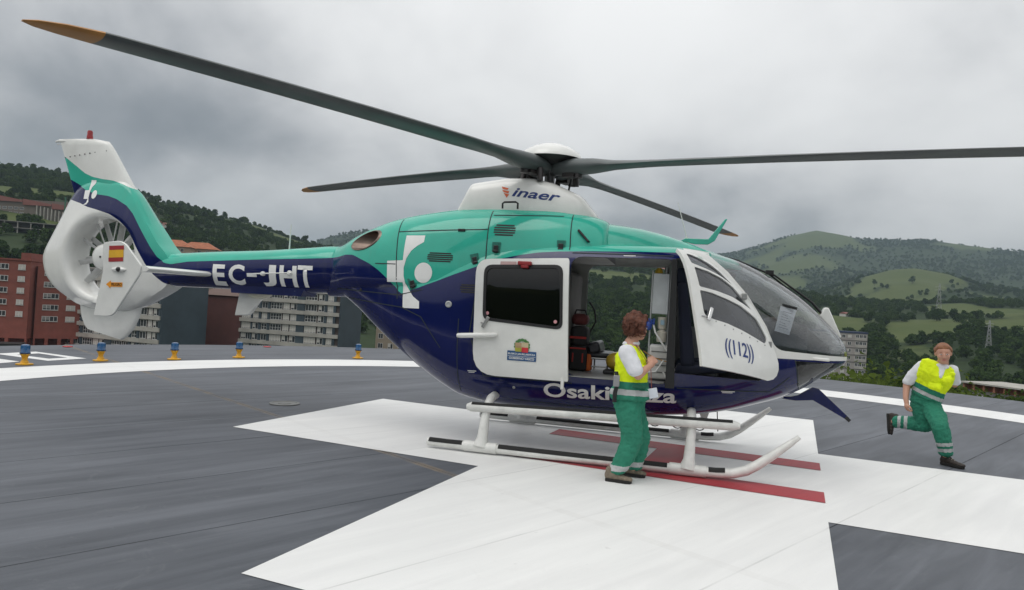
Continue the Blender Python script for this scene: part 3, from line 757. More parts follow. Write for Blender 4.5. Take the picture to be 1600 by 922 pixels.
hb = MB().tube([(-.70,door_y(0,1.18)-.04,1.178),(-.66,door_y(0,1.18)-.055,1.18),(-.45,door_y(0,1.18)-.055,1.197),(-.31,door_y(0,1.2)-.045,1.208),(-.285,door_y(0,1.2)-.03,1.21)], [.03,.034,.034,.034,.02], 14, flat=.8)
hb.build('step_rail_fairing', WHITEP, sdoor, smooth=50)
y = door_y(-.4, 1.35)
bevel(MB().box((-.47,y-.032,1.32),(-.405,y-.02,1.335)).box((-.43,y-.05,1.27),(-.395,y-.03,1.40), rot=Matrix.Rotation(R(28),3,'Y')).build('door_handle', METAL, sdoor), .006)
bevel(MB().box((.40,door_y(.4,.8)-.03,.70),(.435,door_y(.4,.8)-.005,.90)).build('door_guide', WHITEP, sdoor), .006)
# sticker of the regional government: white-blue plate with two lines and a crest
def stick_y(o): return lambda x, z: door_y(x, z) - .0235 - o
project(flat_bm([[(-.165,1.06),(.14,1.062),(.14,.962),(-.165,.96)]]), 'crest_plate', M('blue_plate', (.018, .085, .22), .4), sdoor, stick_y(.002))
project(text_bm('EUSKO JAURLARITZA', -.155, .13, 1.016, 1.04, bold=.02), 'crest_line', LETTER, sdoor, stick_y(.004))
project(text_bm('GOBIERNO VASCO', -.145, .12, .974, .998, bold=.02), 'crest_line', LETTER, sdoor, stick_y(.004))
project(flat_bm([[(-.16,1.008),(.135,1.009),(.135,1.006),(-.16,1.005)]]), 'crest_rule', LETTER, sdoor, stick_y(.004))
OAK = M('crest_leaf_green', (.07, .20, .06), .5)
for i in range(11):
    a = R(-35 + i * 25); c = (-.013 + .066*math.cos(a), 1.115 + .062*math.sin(a))
    project(flat_bm([ellipse(c, .021, .016, 8)]), 'crest_leaf', OAK, sdoor, stick_y(.005))
for c, q in (((-.05,1.125),(.42,.28,.16)),((.02,1.13),(.50,.42,.26)),((-.05,1.085),(.38,.36,.05)),((.02,1.08),(.55,.03,.04))):
    project(flat_bm([[(c[0]-.034,c[1]-.03),(c[0]+.034,c[1]-.03),(c[0]+.034,c[1]+.022),(c[0]-.034,c[1]+.022)]]), 'crest_quarter', M('crest_%d' % int(q[0]*100), q, .5), sdoor, stick_y(.006))

# ---- pilot's door, hinged at its front edge and swung out
A0 = Vector((2.49,-.655,1.12)); A1 = Vector((2.10,-.70,1.82)); PHI = .67523
SWING = Matrix.Translation(A0) @ Matrix.Rotation(PHI, 4, (A1 - A0).normalized()) @ Matrix.Translation(-A0)
def pod_y(x, z): return side_y(min(x, 2.6), z, [bvh_pod]) - .012
PD = [(1.418,2.147),(1.521,2.154),(1.63,2.15),(1.719,2.13),(1.86,2.07),(1.981,1.99),(2.09,1.89),(2.189,1.77),(2.27,1.61),(2.334,1.465),(2.40,1.315),(2.451,1.193),(2.472,1.11),(2.473,1.05),(2.448,.99),(2.40,.953),(2.323,.932),(1.979,.951),(1.50,.979)]
W1 = round_poly([(1.49,2.106),(1.56,2.108),(1.647,2.092),(1.767,2.051),(1.891,1.975),(2.02,1.855),(1.88,1.915),(1.727,1.952),(1.507,1.992)], [.03,0,0,0,0,.01,0,0,.02])
W2 = round_poly([(1.529,1.954),(1.704,1.934),(1.876,1.892),(2.015,1.826),(2.20,1.61),(2.097,1.655),(1.958,1.703),(1.753,1.731),(1.551,1.747)], [.02,0,0,0,.01,0,0,0,.02])
W3 = round_poly([(1.549,1.711),(1.685,1.703),(1.886,1.665),(2.05,1.627),(2.137,1.581),(2.245,1.522),(2.352,1.33),(2.307,1.275),(2.17,1.32),(2.007,1.371),(1.839,1.413),(1.678,1.436),(1.57,1.46)], [.02,0,0,0,0,.03,.04,.03,0,0,0,0,.05])
pdoor = panel('pilot_door', PD, pod_y, .035, WHITEP, heli, [W1, W2, W3], L=.08)
pdoor['label'] = 'white cockpit door marked 112, swung open'
subs = [panel('door_window', w, pod_y, .006, DOORGLASS, pdoor, L=.12) for w in (W1, W2, W3)]
for txt, x0, x1, z0, z1, tl in (('((112))',1.775,2.125,1.085,1.27,-.10),):
    subs.append(project(text_bm(txt, x0, x1, z0, z1, bold=.012, tilt=tl, wide=.9), 'emergency_number', INK, pdoor, lambda x, z: pod_y(x, z) - .0175, off=.003))
y = pod_y(1.6, 1.47)
subs.append(bevel(MB().box((1.53,y-.03,1.445),(1.60,y-.017,1.46)).box((1.60,y-.055,1.40),(1.635,y-.035,1.54), rot=Matrix.Rotation(R(22),3,'Y')).build('door_handle', M('chrome', (.6,.6,.6), .15, metal=1), pdoor), .006))
for i in range(8):
    t = i / 7; x, z = 1.60 + t*.70, 1.445 - t*.185 if t < .9 else 1.262
    subs.append(MB().lathe([(.008, 0), (.006, -.006)], (x, pod_y(x, z) - .016, z), 'Y', 8).build('screw', METAL, pdoor))
pdoor.matrix_local = SWING
for t_, z in ((.25, 1.3), (.9, 1.74)):
    q = A0.lerp(A1, t_); bevel(MB().box((q.x-.02,q.y-.05,q.z-.03),(q.x+.03,q.y+.03,q.z+.03)).build('door_hinge', METAL, fus), .005)

# ---- windscreen furniture: centre post, wiper, wire cutters, aerials
def top_z(x, y=0.0):
    h_ = bvh_pod.ray_cast(Vector((x, y, 4)), Vector((0, 0, -1))); return h_[0].z
cp = MB(); P_ = [(x, 0, top_z(x) + .004) for x in np.linspace(1.95, 3.18, 26)]
for a, b in zip(P_[:-1], P_[1:]):
    cp.add([(a[0],-.03,a[2]),(a[0],.03,a[2]),(b[0],.03,b[2]),(b[0],-.03,b[2]),(a[0],-.03,a[2]-.03),(a[0],.03,a[2]-.03),(b[0],.03,b[2]-.03),(b[0],-.03,b[2]-.03)],
           [(0,1,2,3),(4,7,6,5),(0,3,7,4),(1,5,6,2),(0,4,5,1),(3,2,6,7)])
post = cp.build('windscreen_post', DARK, heli)
wp = MB()
wp.tube([(3.06,.06,top_z(3.06)+.05),(2.9,.06,top_z(2.9)+.075),(2.52,.07,top_z(2.52)+.07),(2.45,.07,top_z(2.45)+.06)], [.016,.012,.010,.012], 8)
wp.tube([(2.86,.10,top_z(2.86,.1)+.03),(2.45,.09,top_z(2.45,.09)+.055),(2.12,.09,top_z(2.12,.09)+.03),(1.98,.09,top_z(1.98,.09)+.02)], .011, 6)
wp.box((2.42,.04,top_z(2.45)+.04),(2.50,.10,top_z(2.45)+.085))
wp.build('wiper', DARK, heli)
wb = MB().prism([(2.98,1.60),(3.02,1.70),(3.06,1.70),(3.20,1.40),(3.16,1.37)], .0, .09).build('wiper_motor_cover', WHITEP, heli)
bevel(wb, .012)
cut_b = MB().prism([(1.50,2.345),(1.56,2.375),(1.80,2.375),(1.965,2.60),(1.99,2.60),(1.87,2.36),(1.80,2.315),(1.66,2.315)], -.016, .016)
bevel(cut_b.build('wire_cutter', GREENM, roof), .005)
cut_b = MB().prism([(2.64,.71),(2.80,.76),(2.94,.855),(3.00,.845),(3.315,.565),(3.285,.545),(2.95,.72),(2.78,.70)], -.018, .018)
lc = bevel(cut_b.build('wire_cutter', NAVYM, fus), .005)
MB().tube([(2.66,0,.72),(2.96,0,.745)], .012, 8).build('wire_cutter_strut', NAVYM, lc)
bevel(MB().box((3.265,-.022,.538),(3.325,.022,.572), rot=Matrix.Rotation(R(40),3,'Y')).build('wire_cutter_tip', DARK, lc), .004)
MB().prism([(1.52,2.30),(1.63,2.27),(1.585,2.385),(1.555,2.39)], -.012, .012).build('aerial_foot', WHITEP, roof)
MB().tube([(1.575,0,2.37),(1.455,0,2.77)], [.007,.004], 6).build('whip_aerial', WHITEP, roof)
MB().tube([(-3.28,0,2.03),(-3.275,0,2.37)], [.010,.006], 6).build('whip_aerial', WHITEP, boom)
# homing aerials on the boom flank
MB().tube([(-3.60,-.27,1.72),(-3.50,-.29,1.725),(-3.05,-.30,1.755)], .008, 6).lathe([(.03,0),(.03,-.03),(.02,-.05)], (-3.46,-.245,1.727), 'Y', 12).lathe([(.033,0),(.033,-.03),(.02,-.05)], (-3.09,-.255,1.752), 'Y', 12).build('homing_aerial', WHITEP, boom)
# pitot probe and landing lamp on the white nose band
bevel(MB().box((2.78,-.555,1.165),(2.99,-.50,1.195), rot=Matrix.Rotation(R(-24),3,'Z')).build('pitot_probe', WHITEP, fus), .01)
NOSEY = M('yellow_green_strip', (.55, .62, .05), .5)
MB().tube([(3.225,-.07,1.25),(3.235,-.06,1.19)], .012, 8).build('nose_marker', NOSEY, fus)

# ---- tail: shrouded tail rotor, fin, stabiliser
TC = Vector((-5.94, 0, 1.835)); TR = .51
OUT = [(-6.60,2.62),(-6.72,2.40),(-7.03,1.86),(-7.035,1.77),(-6.97,1.56),(-6.80,1.39),(-6.44,1.20),(-6.05,1.125),(-5.62,1.14),(-5.36,1.23),(-4.90,1.505),(-4.86,1.70),(-4.93,1.92),(-5.05,2.0),(-5.31,2.33),(-5.57,2.70),(-5.75,2.86),(-6.2,2.86),(-6.45,2.80)]
def out_r(a):
    d_ = Vector((math.cos(a), math.sin(a))); best = 0.6
    for i in range(len(OUT)):
        p, q = Vector(OUT[i]) - Vector((TC.x, TC.z)), Vector(OUT[(i+1) % len(OUT)]) - Vector((TC.x, TC.z))
        e = q - p; den = d_.x * (-e.y) + d_.y * e.x
        if abs(den) < 1e-9: continue
        t = (p.x * (-e.y) + p.y * e.x) / den; s_ = (d_.x * p.y - d_.y * p.x) / den
        if t > 0 and -1e-6 <= s_ <= 1 + 1e-6: best = max(best, t)
    return best
NA = 96
rads = np.array([out_r(2*math.pi*i/NA) for i in range(NA)])
for _ in range(1): rads = (np.roll(rads, 1) + 2*rads + np.roll(rads, -1)) / 4
sv, sf = [], []
prof_n = None
for i in range(NA):
    a = 2*math.pi*i/NA; Ro = rads[i]
    front = max(0, math.cos(a)); e = .035 + .13 * front**1.5 + .03 * max(0, math.sin(a))
    pr = [(TR, .0), (TR, .10), (TR+.008, .15), (TR+.028, .185), (TR+.06, .20), (TR+.10, .203)]
    span = Ro - (TR + .10)
    for k in range(1, 8):
        t = k / 7; pr.append((TR + .10 + span * t, e + (.203 - e) * (1 - t) ** .9))
    full = pr + [(Ro + .012, e * .5)] + [(Ro + .012, -e * .5)] + [(r_, -y_) for r_, y_ in reversed(pr[1:])]
    prof_n = len(full)
    for r_, y_ in full: sv.append((TC.x + r_*math.cos(a), y_, TC.z + r_*math.sin(a)))
for i in range(NA):
    for k in range(prof_n):
        sf.append((i*prof_n + k, i*prof_n + (k+1) % prof_n, ((i+1) % NA)*prof_n + (k+1) % prof_n, ((i+1) % NA)*prof_n + k))
shroud = mesh('tail_rotor_shroud', sv, sf, PAINT, heli, smooth=60)
# fin: stack of aerofoil sections between trailing and leading edge
fb = MB(); ns = 26; lev = np.linspace(2.42, 3.49, 16)
def foil(xr, xf, z, th, n=26):
    c = xf - xr; out = []
    for j in range(n):
        w = 2*math.pi*j/n; u_ = .5 + .5*math.cos(w)          # 1 at the leading edge
        t = 1 - u_
        yt = th * c * (1.4845*math.sqrt(max(t, 0)) - .63*t - 1.758*t*t + 1.4215*t**3 - .5075*t**4) * 1.0
        out.append((xr + c*u_, math.copysign(max(yt, .006), math.sin(w)), z))
    return out
v = []; 
for z in lev:
    xr = float(np.interp(z, [2.3,2.56,3.39,3.5], [-6.45,-6.55,-6.89,-6.93])); xf = float(np.interp(z, [2.3,2.33,2.70,3.29,3.43,3.47,3.49], [-5.29,-5.32,-5.57,-5.99,-6.11,-6.18,-6.30]))
    v += foil(xr, xf, z if z < 3.40 else z - .05*max(0, (z-3.4)/.09), .16 if z < 3.47 else .10)
f = [(i*26+j, i*26+(j+1) % 26, (i+1)*26+(j+1) % 26, (i+1)*26+j) for i in range(len(lev)-1) for j in range(26)] + [tuple(range(26)), tuple(range((len(lev)-1)*26, len(lev)*26))]
fin = mesh('tail_fin', v, f, PAINT, heli, smooth=55)
v = []
for sg, xr, xf, th in ((0,-6.40,-5.38,.10),(.35,-6.38,-5.425,.10),(.65,-6.35,-5.50,.10),(.88,-6.30,-5.60,.09),(1,-6.24,-5.68,.06)):
    for (x, y_, z) in foil(xr, xf, 0, th):
        zb = .865 - (x + 6.28) * .20
        v.append((x, y_, 1.28 + (zb - 1.28) * sg))
f = [(i*26+j, i*26+(j+1) % 26, (i+1)*26+(j+1) % 26, (i+1)*26+j) for i in range(4) for j in range(26)] + [tuple(range(26)), tuple(range(104, 130))]
lfin = mesh('lower_fin', v, f, WHITEP, shroud, smooth=55)
for i in range(9):
    x = -6.76 + i * .085; z = 3.175 + i * .012
    MB().lathe([(.009, 0), (.007, -.008)], (x, -.035 - .03*math.sin(i/8*2.6), z), 'Y', 8).build('rivet', DARK, fin)
MB().tube([(-6.55,0,3.41),(-6.92,0,3.415),(-6.98,0,3.405)], [.02,.022,.012], 10).tube([(-6.85,0,3.37),(-6.96,0,3.37)], .006, 6).build('static_discharger', WHITEP, fin)
MB().lathe([(.04,3.44),(.04,3.48),(.035,3.495),(.035,3.54),(.025,3.56),(.005,3.565)], (-6.42,0,0), 'Z', 16).build('beacon', M('red_lens', (.30,.015,.02), .2), fin)
bvh_fin = BVHTree.FromPolygons([w_.co.copy() for w_ in fin.data.vertices], [tuple(p.vertices) for p in fin.data.polygons])
bvh_shr = BVHTree.FromPolygons([w_.co.copy() for w_ in shroud.data.vertices], [tuple(p.vertices) for p in shroud.data.polygons])
def fin_y(x, z): return side_y(x, z, [bvh_fin, bvh_shr])
project(flat_bm([[(-6.28,2.872),(-6.194,2.869),(-6.195,2.822),(-6.232,2.769),(-6.243,2.708),(-6.236,2.622),(-6.215,2.562),(-6.238,2.527),(-6.3,2.517),(-6.251,2.552),(-6.245,2.604),(-6.317,2.603),(-6.338,2.724),(-6.27,2.729)]]), 'emblem_cross', LETTER, fin, fin_y)
project(flat_bm([ellipse((-6.155,2.667), .042, .06)]), 'emblem_dot', LETTER, fin, fin_y)
# fan: hub with ten blades, and the fixed vanes behind it
VANE = M('grey_vane', (.55,.55,.54), .4)
hub = MB().lathe([(.178,.08),(.178,-.11),(.165,-.15),(.12,-.175),(.03,-.182)], TC, 'Y', 28).build('tail_rotor_hub', WHITEP, heli, smooth=50)
MB().lathe([(.014,-.18),(.012,-.192)], TC, 'Y', 10).build('hub_bolt', DARK, hub)
for i in range(10):
    a = 2*math.pi*(i + .25 + .12*math.sin(3.1*i))/10
    ca, sa = math.cos(a), math.sin(a); b = MB()
    def q(r_, w, y_): return (TC.x + r_*ca - w*sa, y_, TC.z + r_*sa + w*ca)
    b.add([q(.14,-.026,-.055), q(.14,.026,.0), q(.14,.03,.012), q(.14,-.022,-.043), q(.495,-.03,-.045), q(.495,.03,-.01), q(.495,.032,.0), q(.495,-.028,-.035)],
          [(0,1,2,3),(4,7,6,5),(0,4,5,1),(1,5,6,2),(2,6,7,3),(3,7,4,0)])
    b.build('tail_rotor_blade', VANE, heli, smooth=30)
for i in range(11):
    a = 2*math.pi*(i + .6)/11; ca, sa = math.cos(a), math.sin(a)
    MB().tube([(TC.x+.14*ca, .10, TC.z+.14*sa), (TC.x+.515*ca, .13, TC.z+.515*sa)], .022, 8, flat=1.8).build('stator_vane', VANE, shroud)
MB().lathe([(.14,.05),(.14,.20),(.08,.24)], TC, 'Y', 24).build('gearbox_fairing', WHITEP, shroud)
# stabiliser with end plates
v = []
for yy in np.linspace(-1.3, 1.3, 3): 
    for (x, y_, z) in foil(-4.64, -4.205, 0, .17): v.append((x, yy, 1.685 + y_))
f = [(i*26+j, i*26+(j+1) % 26, (i+1)*26+(j+1) % 26, (i+1)*26+j) for i in range(2) for j in range(26)] + [tuple(range(26)), tuple(range(52, 78))]
stab = mesh('stabiliser', v, f, WHITEP, heli, smooth=50)
EP = round_poly([(-4.82,1.955),(-4.60,1.985),(-4.52,1.95),(-4.295,1.715),(-4.31,1.62),(-4.62,1.15),(-4.70,1.13),(-4.885,1.125),(-4.795,1.63)], [.04,.04,.03,.03,.03,.04,.02,.01,.05])
for s_ in (-1, 1):
    pl = MB().prism(EP, s_*1.3 - .016, s_*1.3 + .016).build('end_plate', WHITEP, stab, smooth=30); bevel(pl, .012)
    lm_ = MB().ball((-4.58, s_*1.32, 1.66), (.10,.03,.03)).build('lamp_housing', WHITEP, stab, smooth=60)
    MB().ball((-4.565, s_*1.345, 1.662), (.028,.022,.028)).build('position_lamp', DARKGLOSS, stab, smooth=60)
FR = M('flag_red', (.32,.02,.025), .5); FY = M('flag_yellow', (.72,.40,.02), .5); AO = M('warning_orange', (.80,.30,.01), .5)
def plate_y(x, z): return -1.3165
for k, (z0, z1, mt) in enumerate(((1.74,1.787,FR),(1.787,1.872,FY),(1.872,1.92,FR))):
    project(flat_bm([[(-4.725,z0),(-4.53,z0+.013),(-4.535,z1+.013),(-4.73,z1)]]), 'flag_stripe', mt, stab, plate_y, off=.003)
project(flat_bm([[(-4.738,1.487),(-4.675,1.535),(-4.675,1.512),(-4.52,1.518),(-4.52,1.468),(-4.675,1.463),(-4.675,1.442)]]), 'warning_arrow', AO, stab, plate_y, off=.003)
project(text_bm('PELIGRO', -4.665, -4.53, 1.473, 1.506, bold=.02, tilt=.03), 'warning_word', DARK, stab, plate_y, off=.005)

# ---- main rotor
ROT = M('dark_blade_grey', (.072,.084,.084), .42, var=.2, vscale=2.5); TIP = M('ochre_blade_tip', (.42,.20,.055), .5)
HUBZ = 3.155
capb = MB().lathe([(.375,.065),(.37,.085),(.325,.145),(.235,.20),(.13,.24),(.05,.252),(.01,.253)], (0,0,HUBZ), 'Z', 40).build('rotor_cap', WHITEP, heli, smooth=50)
MB().lathe([(.365,.066),(.35,.045),(.22,.0),(.10,-.03)], (0,0,HUBZ), 'Z', 32).build('cap_underside', DARK, capb)
MB().lathe([(.04,.25),(.035,.264),(.01,.266)], (0,0,HUBZ), 'Z', 12).build('cap_plug', METAL, capb)
mast = MB().lathe([(.06,-.45),(.06,-.12),(.11,-.10),(.13,-.02),(.12,.05)], (0,0,HUBZ), 'Z', 20).build('rotor_mast', M('mast_steel', (.10,.10,.10), .35, metal=.7), heli)
TILT = Matrix.Rotation(R(2.05), 4, 'Y')
for psi in (-118.6, 62.0, 153.0, -27.4):
    rows = []; st = [(.10,.11,.085),(.22,.135,.092),(.38,.14,.095),(.60,.13,.085),(.85,.125,.066),(1.1,.135,.052),(1.4,.155,.044),(1.8,.158,.042),(2.6,.158,.040),(3.4,.158,.037),(4.2,.155,.034),(4.62,.153,.031),(4.70,.15,.03),(4.9,.125,.024),(5.03,.08,.016),(5.10,.02,.006)]
    nb = 16; v = []; 
    for (r_, hc, ht) in st:
        droop = -.12 * max(0, (r_ - .3) / 4.8) ** 1.7
        tw = R(10 - 9 * min(1, r_ / 5.1)) if r_ > .8 else R(8.4) * (r_ / .8)
        sweep = -.06 * max(0, (r_ - 4.62) / .48) ** 2
        for j in range(nb):
            w = 2*math.pi*j/nb; e = 1.0 if r_ < .7 else 1.0
            cx = hc*math.cos(w); cz = ht*math.sin(w) * (1.0 if r_ < .7 else (.55 + .45*math.cos(w)*1.0 if math.cos(w) > -1 else .1))
            if r_ >= .7: cz = ht * math.sin(w) * (.35 + .65 * max(0., .5 + .5*math.cos(w)) ** .6)
            v.append((r_, cx*math.cos(tw) - cz*math.sin(tw) + sweep, cx*math.sin(tw)*1.0 + cz*math.cos(tw) + droop))
    f = []; mi = []
    for i in range(len(st)-1):
        for j in range(nb): f.append((i*nb+j, i*nb+(j+1) % nb, (i+1)*nb+(j+1) % nb, (i+1)*nb+j)); mi.append(1 if st[i][0] >= 4.66 else 0)
    f += [tuple(range(nb)), tuple(range((len(st)-1)*nb, len(st)*nb))]; mi += [0, 1]
    b = MB(); b.add(v, f); b.mi = mi
    bl = b.build('rotor_blade', [ROT, TIP], heli, smooth=50)
    bl.matrix_local = Matrix.Translation((0,0,HUBZ - .03)) @ TILT @ Matrix.Rotation(R(psi), 4, 'Z')
    # pitch horn, damper and link under the blade root
    c = MB().tube([(.30,.10,-.06),(.30,.12,-.20)], .035, 10).tube([(.42,-.02,-.05),(.42,-.02,-.13)], .05, 12).box((.24,-.08,-.12),(.40,.06,-.04))
    c.build('pitch_link', M('oily_steel', (.05,.045,.045), .4, metal=.4), bl)
    MB().tube([(.20,.16,-.07),(.16,.15,-.36)], .012, 8).build('control_rod', DARK, bl)

# ---- landing gear
GRIP = M('black_grip_tape', (.018,.018,.018), .9, bump=.002, bscale=200)
def arc_strip(pts, r_, a0, a1, parent, name):
    """grip tape wrapped over the top of a tube that runs along x"""
    b = MB(); n = 9
    for p in pts:
        for k in range(n):
            w = R(a0 + (a1 - a0)*k/(n-1)); b.v.append((p[0], p[1] + r_*math.sin(w), p[2] + r_*math.cos(w)))
    for i in range(len(pts)-1):
        for k in range(n-1): b.f.append((i*n+k, i*n+k+1, (i+1)*n+k+1, (i+1)*n+k)); b.mi.append(0)
    return b.build(name, GRIP, parent, smooth=60)
for s_ in (-1, 1):
    path = [(-.93,.065),(-.5,.062),(.3,.06),(1.4,.06),(1.95,.062),(2.10,.075),(2.22,.115),(2.32,.18),(2.45,.285),(2.58,.395),(2.67,.475)]
    radz = [.043,.046,.046,.046,.046,.046,.047,.046,.04,.032,.022]
    sk = MB().tube([(x, s_*1.0, z) for x, z in path], radz, 14).build('skid', WHITEM, heli, smooth=50)
    for x in (-.36, 1.69):
        MB().tube([(x-.17,s_,.062),(x+.17,s_,.062)], .056, 14).build('skid_saddle', WHITEM, sk)
        lg = MB().tube([(x,s_*1.0,.07),(x+.01,s_*.985,.16),(x+.015,s_*.95,.34),(x+.02,s_*.90,.47),(x+.02,s_*.78,.535),(x+.02,s_*.5,.56),(x+.02,s_*.2,.56)], [.085,.055,.045,.045,.045,.045,.045], 14).build('skid_leg', WHITEM, heli, smooth=50)
        MB().tube([(x+.012,s_*.972,.245),(x+.014,s_*.964,.27)], .050, 14).build('leg_clamp', WHITEM, lg)
    for x0, x1 in ((-.91,-.55),(-.17,1.50)): arc_strip([(x0, s_, .0625),((x0+x1)/2, s_, .0605),(x1, s_, .061)], .0475, -75, 45, sk, 'grip_strip')
    arc_strip([(1.88, s_, .0628),(1.95, s_, .064),(2.03, s_, .0715)], .0485, -75, 45, sk, 'grip_strip')
    stp = MB().tube([(-.545,s_*.945,.452),(-.50,s_*.945,.455),(.8,s_*.945,.488),(2.08,s_*.945,.515),(2.15,s_*.945,.515)], [.03,.05,.05,.05,.028], 14).build('boarding_step', WHITEM, heli, smooth=50)
    arc_strip([(-.49, s_*.945, .4555),(.8, s_*.945, .488),(2.08, s_*.945, .515)], .0515, -55, 55, stp, 'step_tread')
for x in (-.36, 1.69):
    MB().lathe([(.085,.30),(.09,.45),(.085,.60)], (x+.02, -.66, 0), 'Z', 14).build('cross_tube_fairing', NAVYM, fus) if False else None
# belly aerials and cable loops
MB().prism([(1.80,.50),(1.94,.49),(1.90,.36),(1.74,.33),(1.73,.36),(1.84,.39)], .28, .31).build('belly_aerial', WHITEM, fus)
MB().tube([(2.0,.1,.52),(2.02,.1,.28)], .006, 6).build('belly_whip', DARK, fus)
for x in (1.35, 1.58, 1.80):
    MB().tube([(x + .055*math.cos(t), -.45, .44 + .05*math.sin(t) - .03) for t in np.linspace(0, 2*math.pi, 14)], .006, 6, caps=False).build('tie_down_ring', DARK, fus)

# ---- cockpit and cabin fittings that belong to the machine
SEATM = M('navy_seat_cloth', (.012,.016,.035), .85, bump=.004, bscale=60)
for s_ in (-1, 1):
    b = MB().prism([(1.50,.90),(1.55,1.02),(2.02,1.06),(2.04,.98)], s_*.40-.22, s_*.40+.22)
    b.prism([(1.58,1.0),(1.72,1.02),(1.60,1.86),(1.50,1.86)], s_*.40-.22, s_*.40+.22)
    b.prism([(1.50,1.84),(1.60,1.84),(1.57,2.02),(1.49,2.02)], s_*.40-.13, s_*.40+.13)
    bevel(b.build('pilot_seat', SEATM, heli), .03)
    MB().box((1.52,s_*.4-.18,.82),(1.95,s_*.4+.18,.92)).build('seat_base', STEELW, heli)
DASH = M('instrument_panel', (.02,.02,.021), .75)
b = MB().prism([(2.36,.83),(2.44,1.28),(2.41,1.50),(2.50,1.57),(2.80,1.50),(2.80,1.10),(2.66,.86)], -.42, .42).prism([(2.798,1.49),(3.04,1.30),(3.05,1.18),(2.798,1.12)], -.27, .27)
bevel(b.build('instrument_panel', DASH, heli), .03)
for k in (-1, 1):
    for j in range(3): MB().lathe([(.042,0),(.042,-.012),(.036,-.013)], (2.425 - .004*j, k*(.13 + .10*j), 1.40), 'X', 16).build('instrument_dial', DARKGLOSS, heli)
bevel(MB().box((1.98,-.13,.82),(2.45,.13,1.16)).build('centre_console', DASH, heli), .02)
bevel(MB().box((1.75,-.16,1.95),(2.1,.16,2.06), rot=Matrix.Rotation(R(20),3,'Y')).build('overhead_panel', DASH, heli), .02)
for s_ in (-1, 1): MB().tube([(2.12,s_*.42,.83),(2.16,s_*.42,1.1),(2.08,s_*.42,1.28)], [.018,.015,.025], 8).build('control_stick', DARK, heli)
MB().box((1.40,.25,.83),(1.46,.72,2.10)).build('bulkhead_post', LINER, heli)
MB().prism([(1.435,.80),(1.525,.80),(1.485,2.08),(1.435,2.08)], -.796, -.66).build('door_pillar', DARK, heli, smooth=None)
MB().box((-.90,-.66,.825),(1.42,.66,.835)).build('cabin_floor_panel', M('worn_grey_floor', (.20,.20,.20), .45, var=.25, vscale=14), heli)
bevel(MB().box((.20,-.25,.86),(.36,.72,1.95)).build('padded_bulkhead', M('taupe_padding', (.13,.12,.115), .8, bump=.004, bscale=30), heli), .05)
MB().tube([(.46,.72,1.62),(.53,.70,1.52),(.55,.70,1.38),(.47,.72,1.22)], .012, 8).build('grab_handle', DARK, heli)
for yy in (-.70,):
    MB().box((.44,yy-.06,.832),(1.38,yy-.02,.842)).build('door_sill_plate', METAL, heli)
# ------------------------------------------------------------------ ground sheet
MEADOW = [(-172,690,95,55,1.0),(82,549,70,32,1.0),(143,763,60,30,1.0),(167,734,35,26,.9),(180,1406,200,110,.95),(51,3060,220,200,.9),(8,2457,330,190,.55),(-54,1995,150,90,.6),(-535,326,34,60,.8),(-403,247,22,40,.6),(-601,640,60,75,.7),(-640,540,40,70,.45),(135,541,30,20,.8),(-15,1500,120,60,.5),(60,420,45,16,.5),(30,520,30,20,.5)]
def meadow(x, y):
    m_ = np.zeros_like(x)
    wob = (fbm(x, y, 60.) - .47) * 1.1
    for (a, b, dep, wid, s) in MEADOW:
        u = np.array([a - CX, b - CY]); u = u / np.hypot(*u)
        p = ((x - a) * u[0] + (y - b) * u[1]) / dep; q = (-(x - a) * u[1] + (y - b) * u[0]) / wid
        m_ = np.maximum(m_, s * np.clip(2.2 * (1.1 - np.sqrt(p*p + q*q) + wob), 0, 1))
    r = np.hypot(x - CX, y - CY)
    rnd = np.clip((fbm(x + 900, y + 300, 210., 5) - .575) * 14, 0, 1) * np.clip((r - 250) / 200, 0, 1)
    return np.maximum(m_, .6 * rnd)
def ground():
    az = np.concatenate([np.arange(-180, -70, 3.0), np.arange(-70, 26, .36), np.arange(26, 180, 3.0)])
    rr = np.concatenate([[0.5, 15, 30], np.geomspace(45, 7000, 150)])
    A, Rr = np.meshgrid(np.radians(az), rr, indexing='ij')
    X = CX + Rr * np.sin(A); Y = CY + Rr * np.cos(A)
    Z = relief(X, Y)
    na, nr = A.shape
    v = np.stack([X, Y, Z], -1).reshape(-1, 3)
    i = np.arange(na)[:, None]; j = np.arange(nr - 1)[None, :]
    a = i * nr + j; b = ((i + 1) % na) * nr + j
    f = np.stack([a, a + 1, b + 1, b], -1).reshape(-1, 4)
    me = bpy.data.meshes.new('ground')
    me.from_pydata(v.tolist(), [], f.tolist())
    at = me.attributes.new('meadow', 'FLOAT', 'POINT'); at.data.foreach_set('value', meadow(v[:, 0], v[:, 1]).astype(np.float32))
    me.update()
    mat = bpy.data.materials.new('hillside'); g = NG(mat)
    an = g.N('ShaderNodeAttribute', attribute_name='meadow'); co = g.coord()
    n1 = g.noise(co, .02, 6.0, .65); n2 = g.noise(co, .15, 5.0, .6)
    grass = g.mix(n1, (.048,.075,.020), (.105,.118,.038)); grass = g.mix(g.math('MULTIPLY', n2, .5), grass, (.04,.062,.018))
    under = g.mix(n2, (.016,.030,.010), (.032,.050,.017))
    edge = g.ramp(g.math('ADD', an.outputs['Fac'], g.math('MULTIPLY', g.math('SUBTRACT', n2, .5), .5)), [(.35, 0.0), (.55, 1.0)])
    g.principled(g.mix(edge, under, grass), .9, spec=.15, bump=n2, bump_dist=.8, bump_str=.5)
    o = link('ground', me, mat, None, smooth=179)
    tag(o, 'green valley and hills rolling to the horizon', 'ground', kind='structure')
ground()

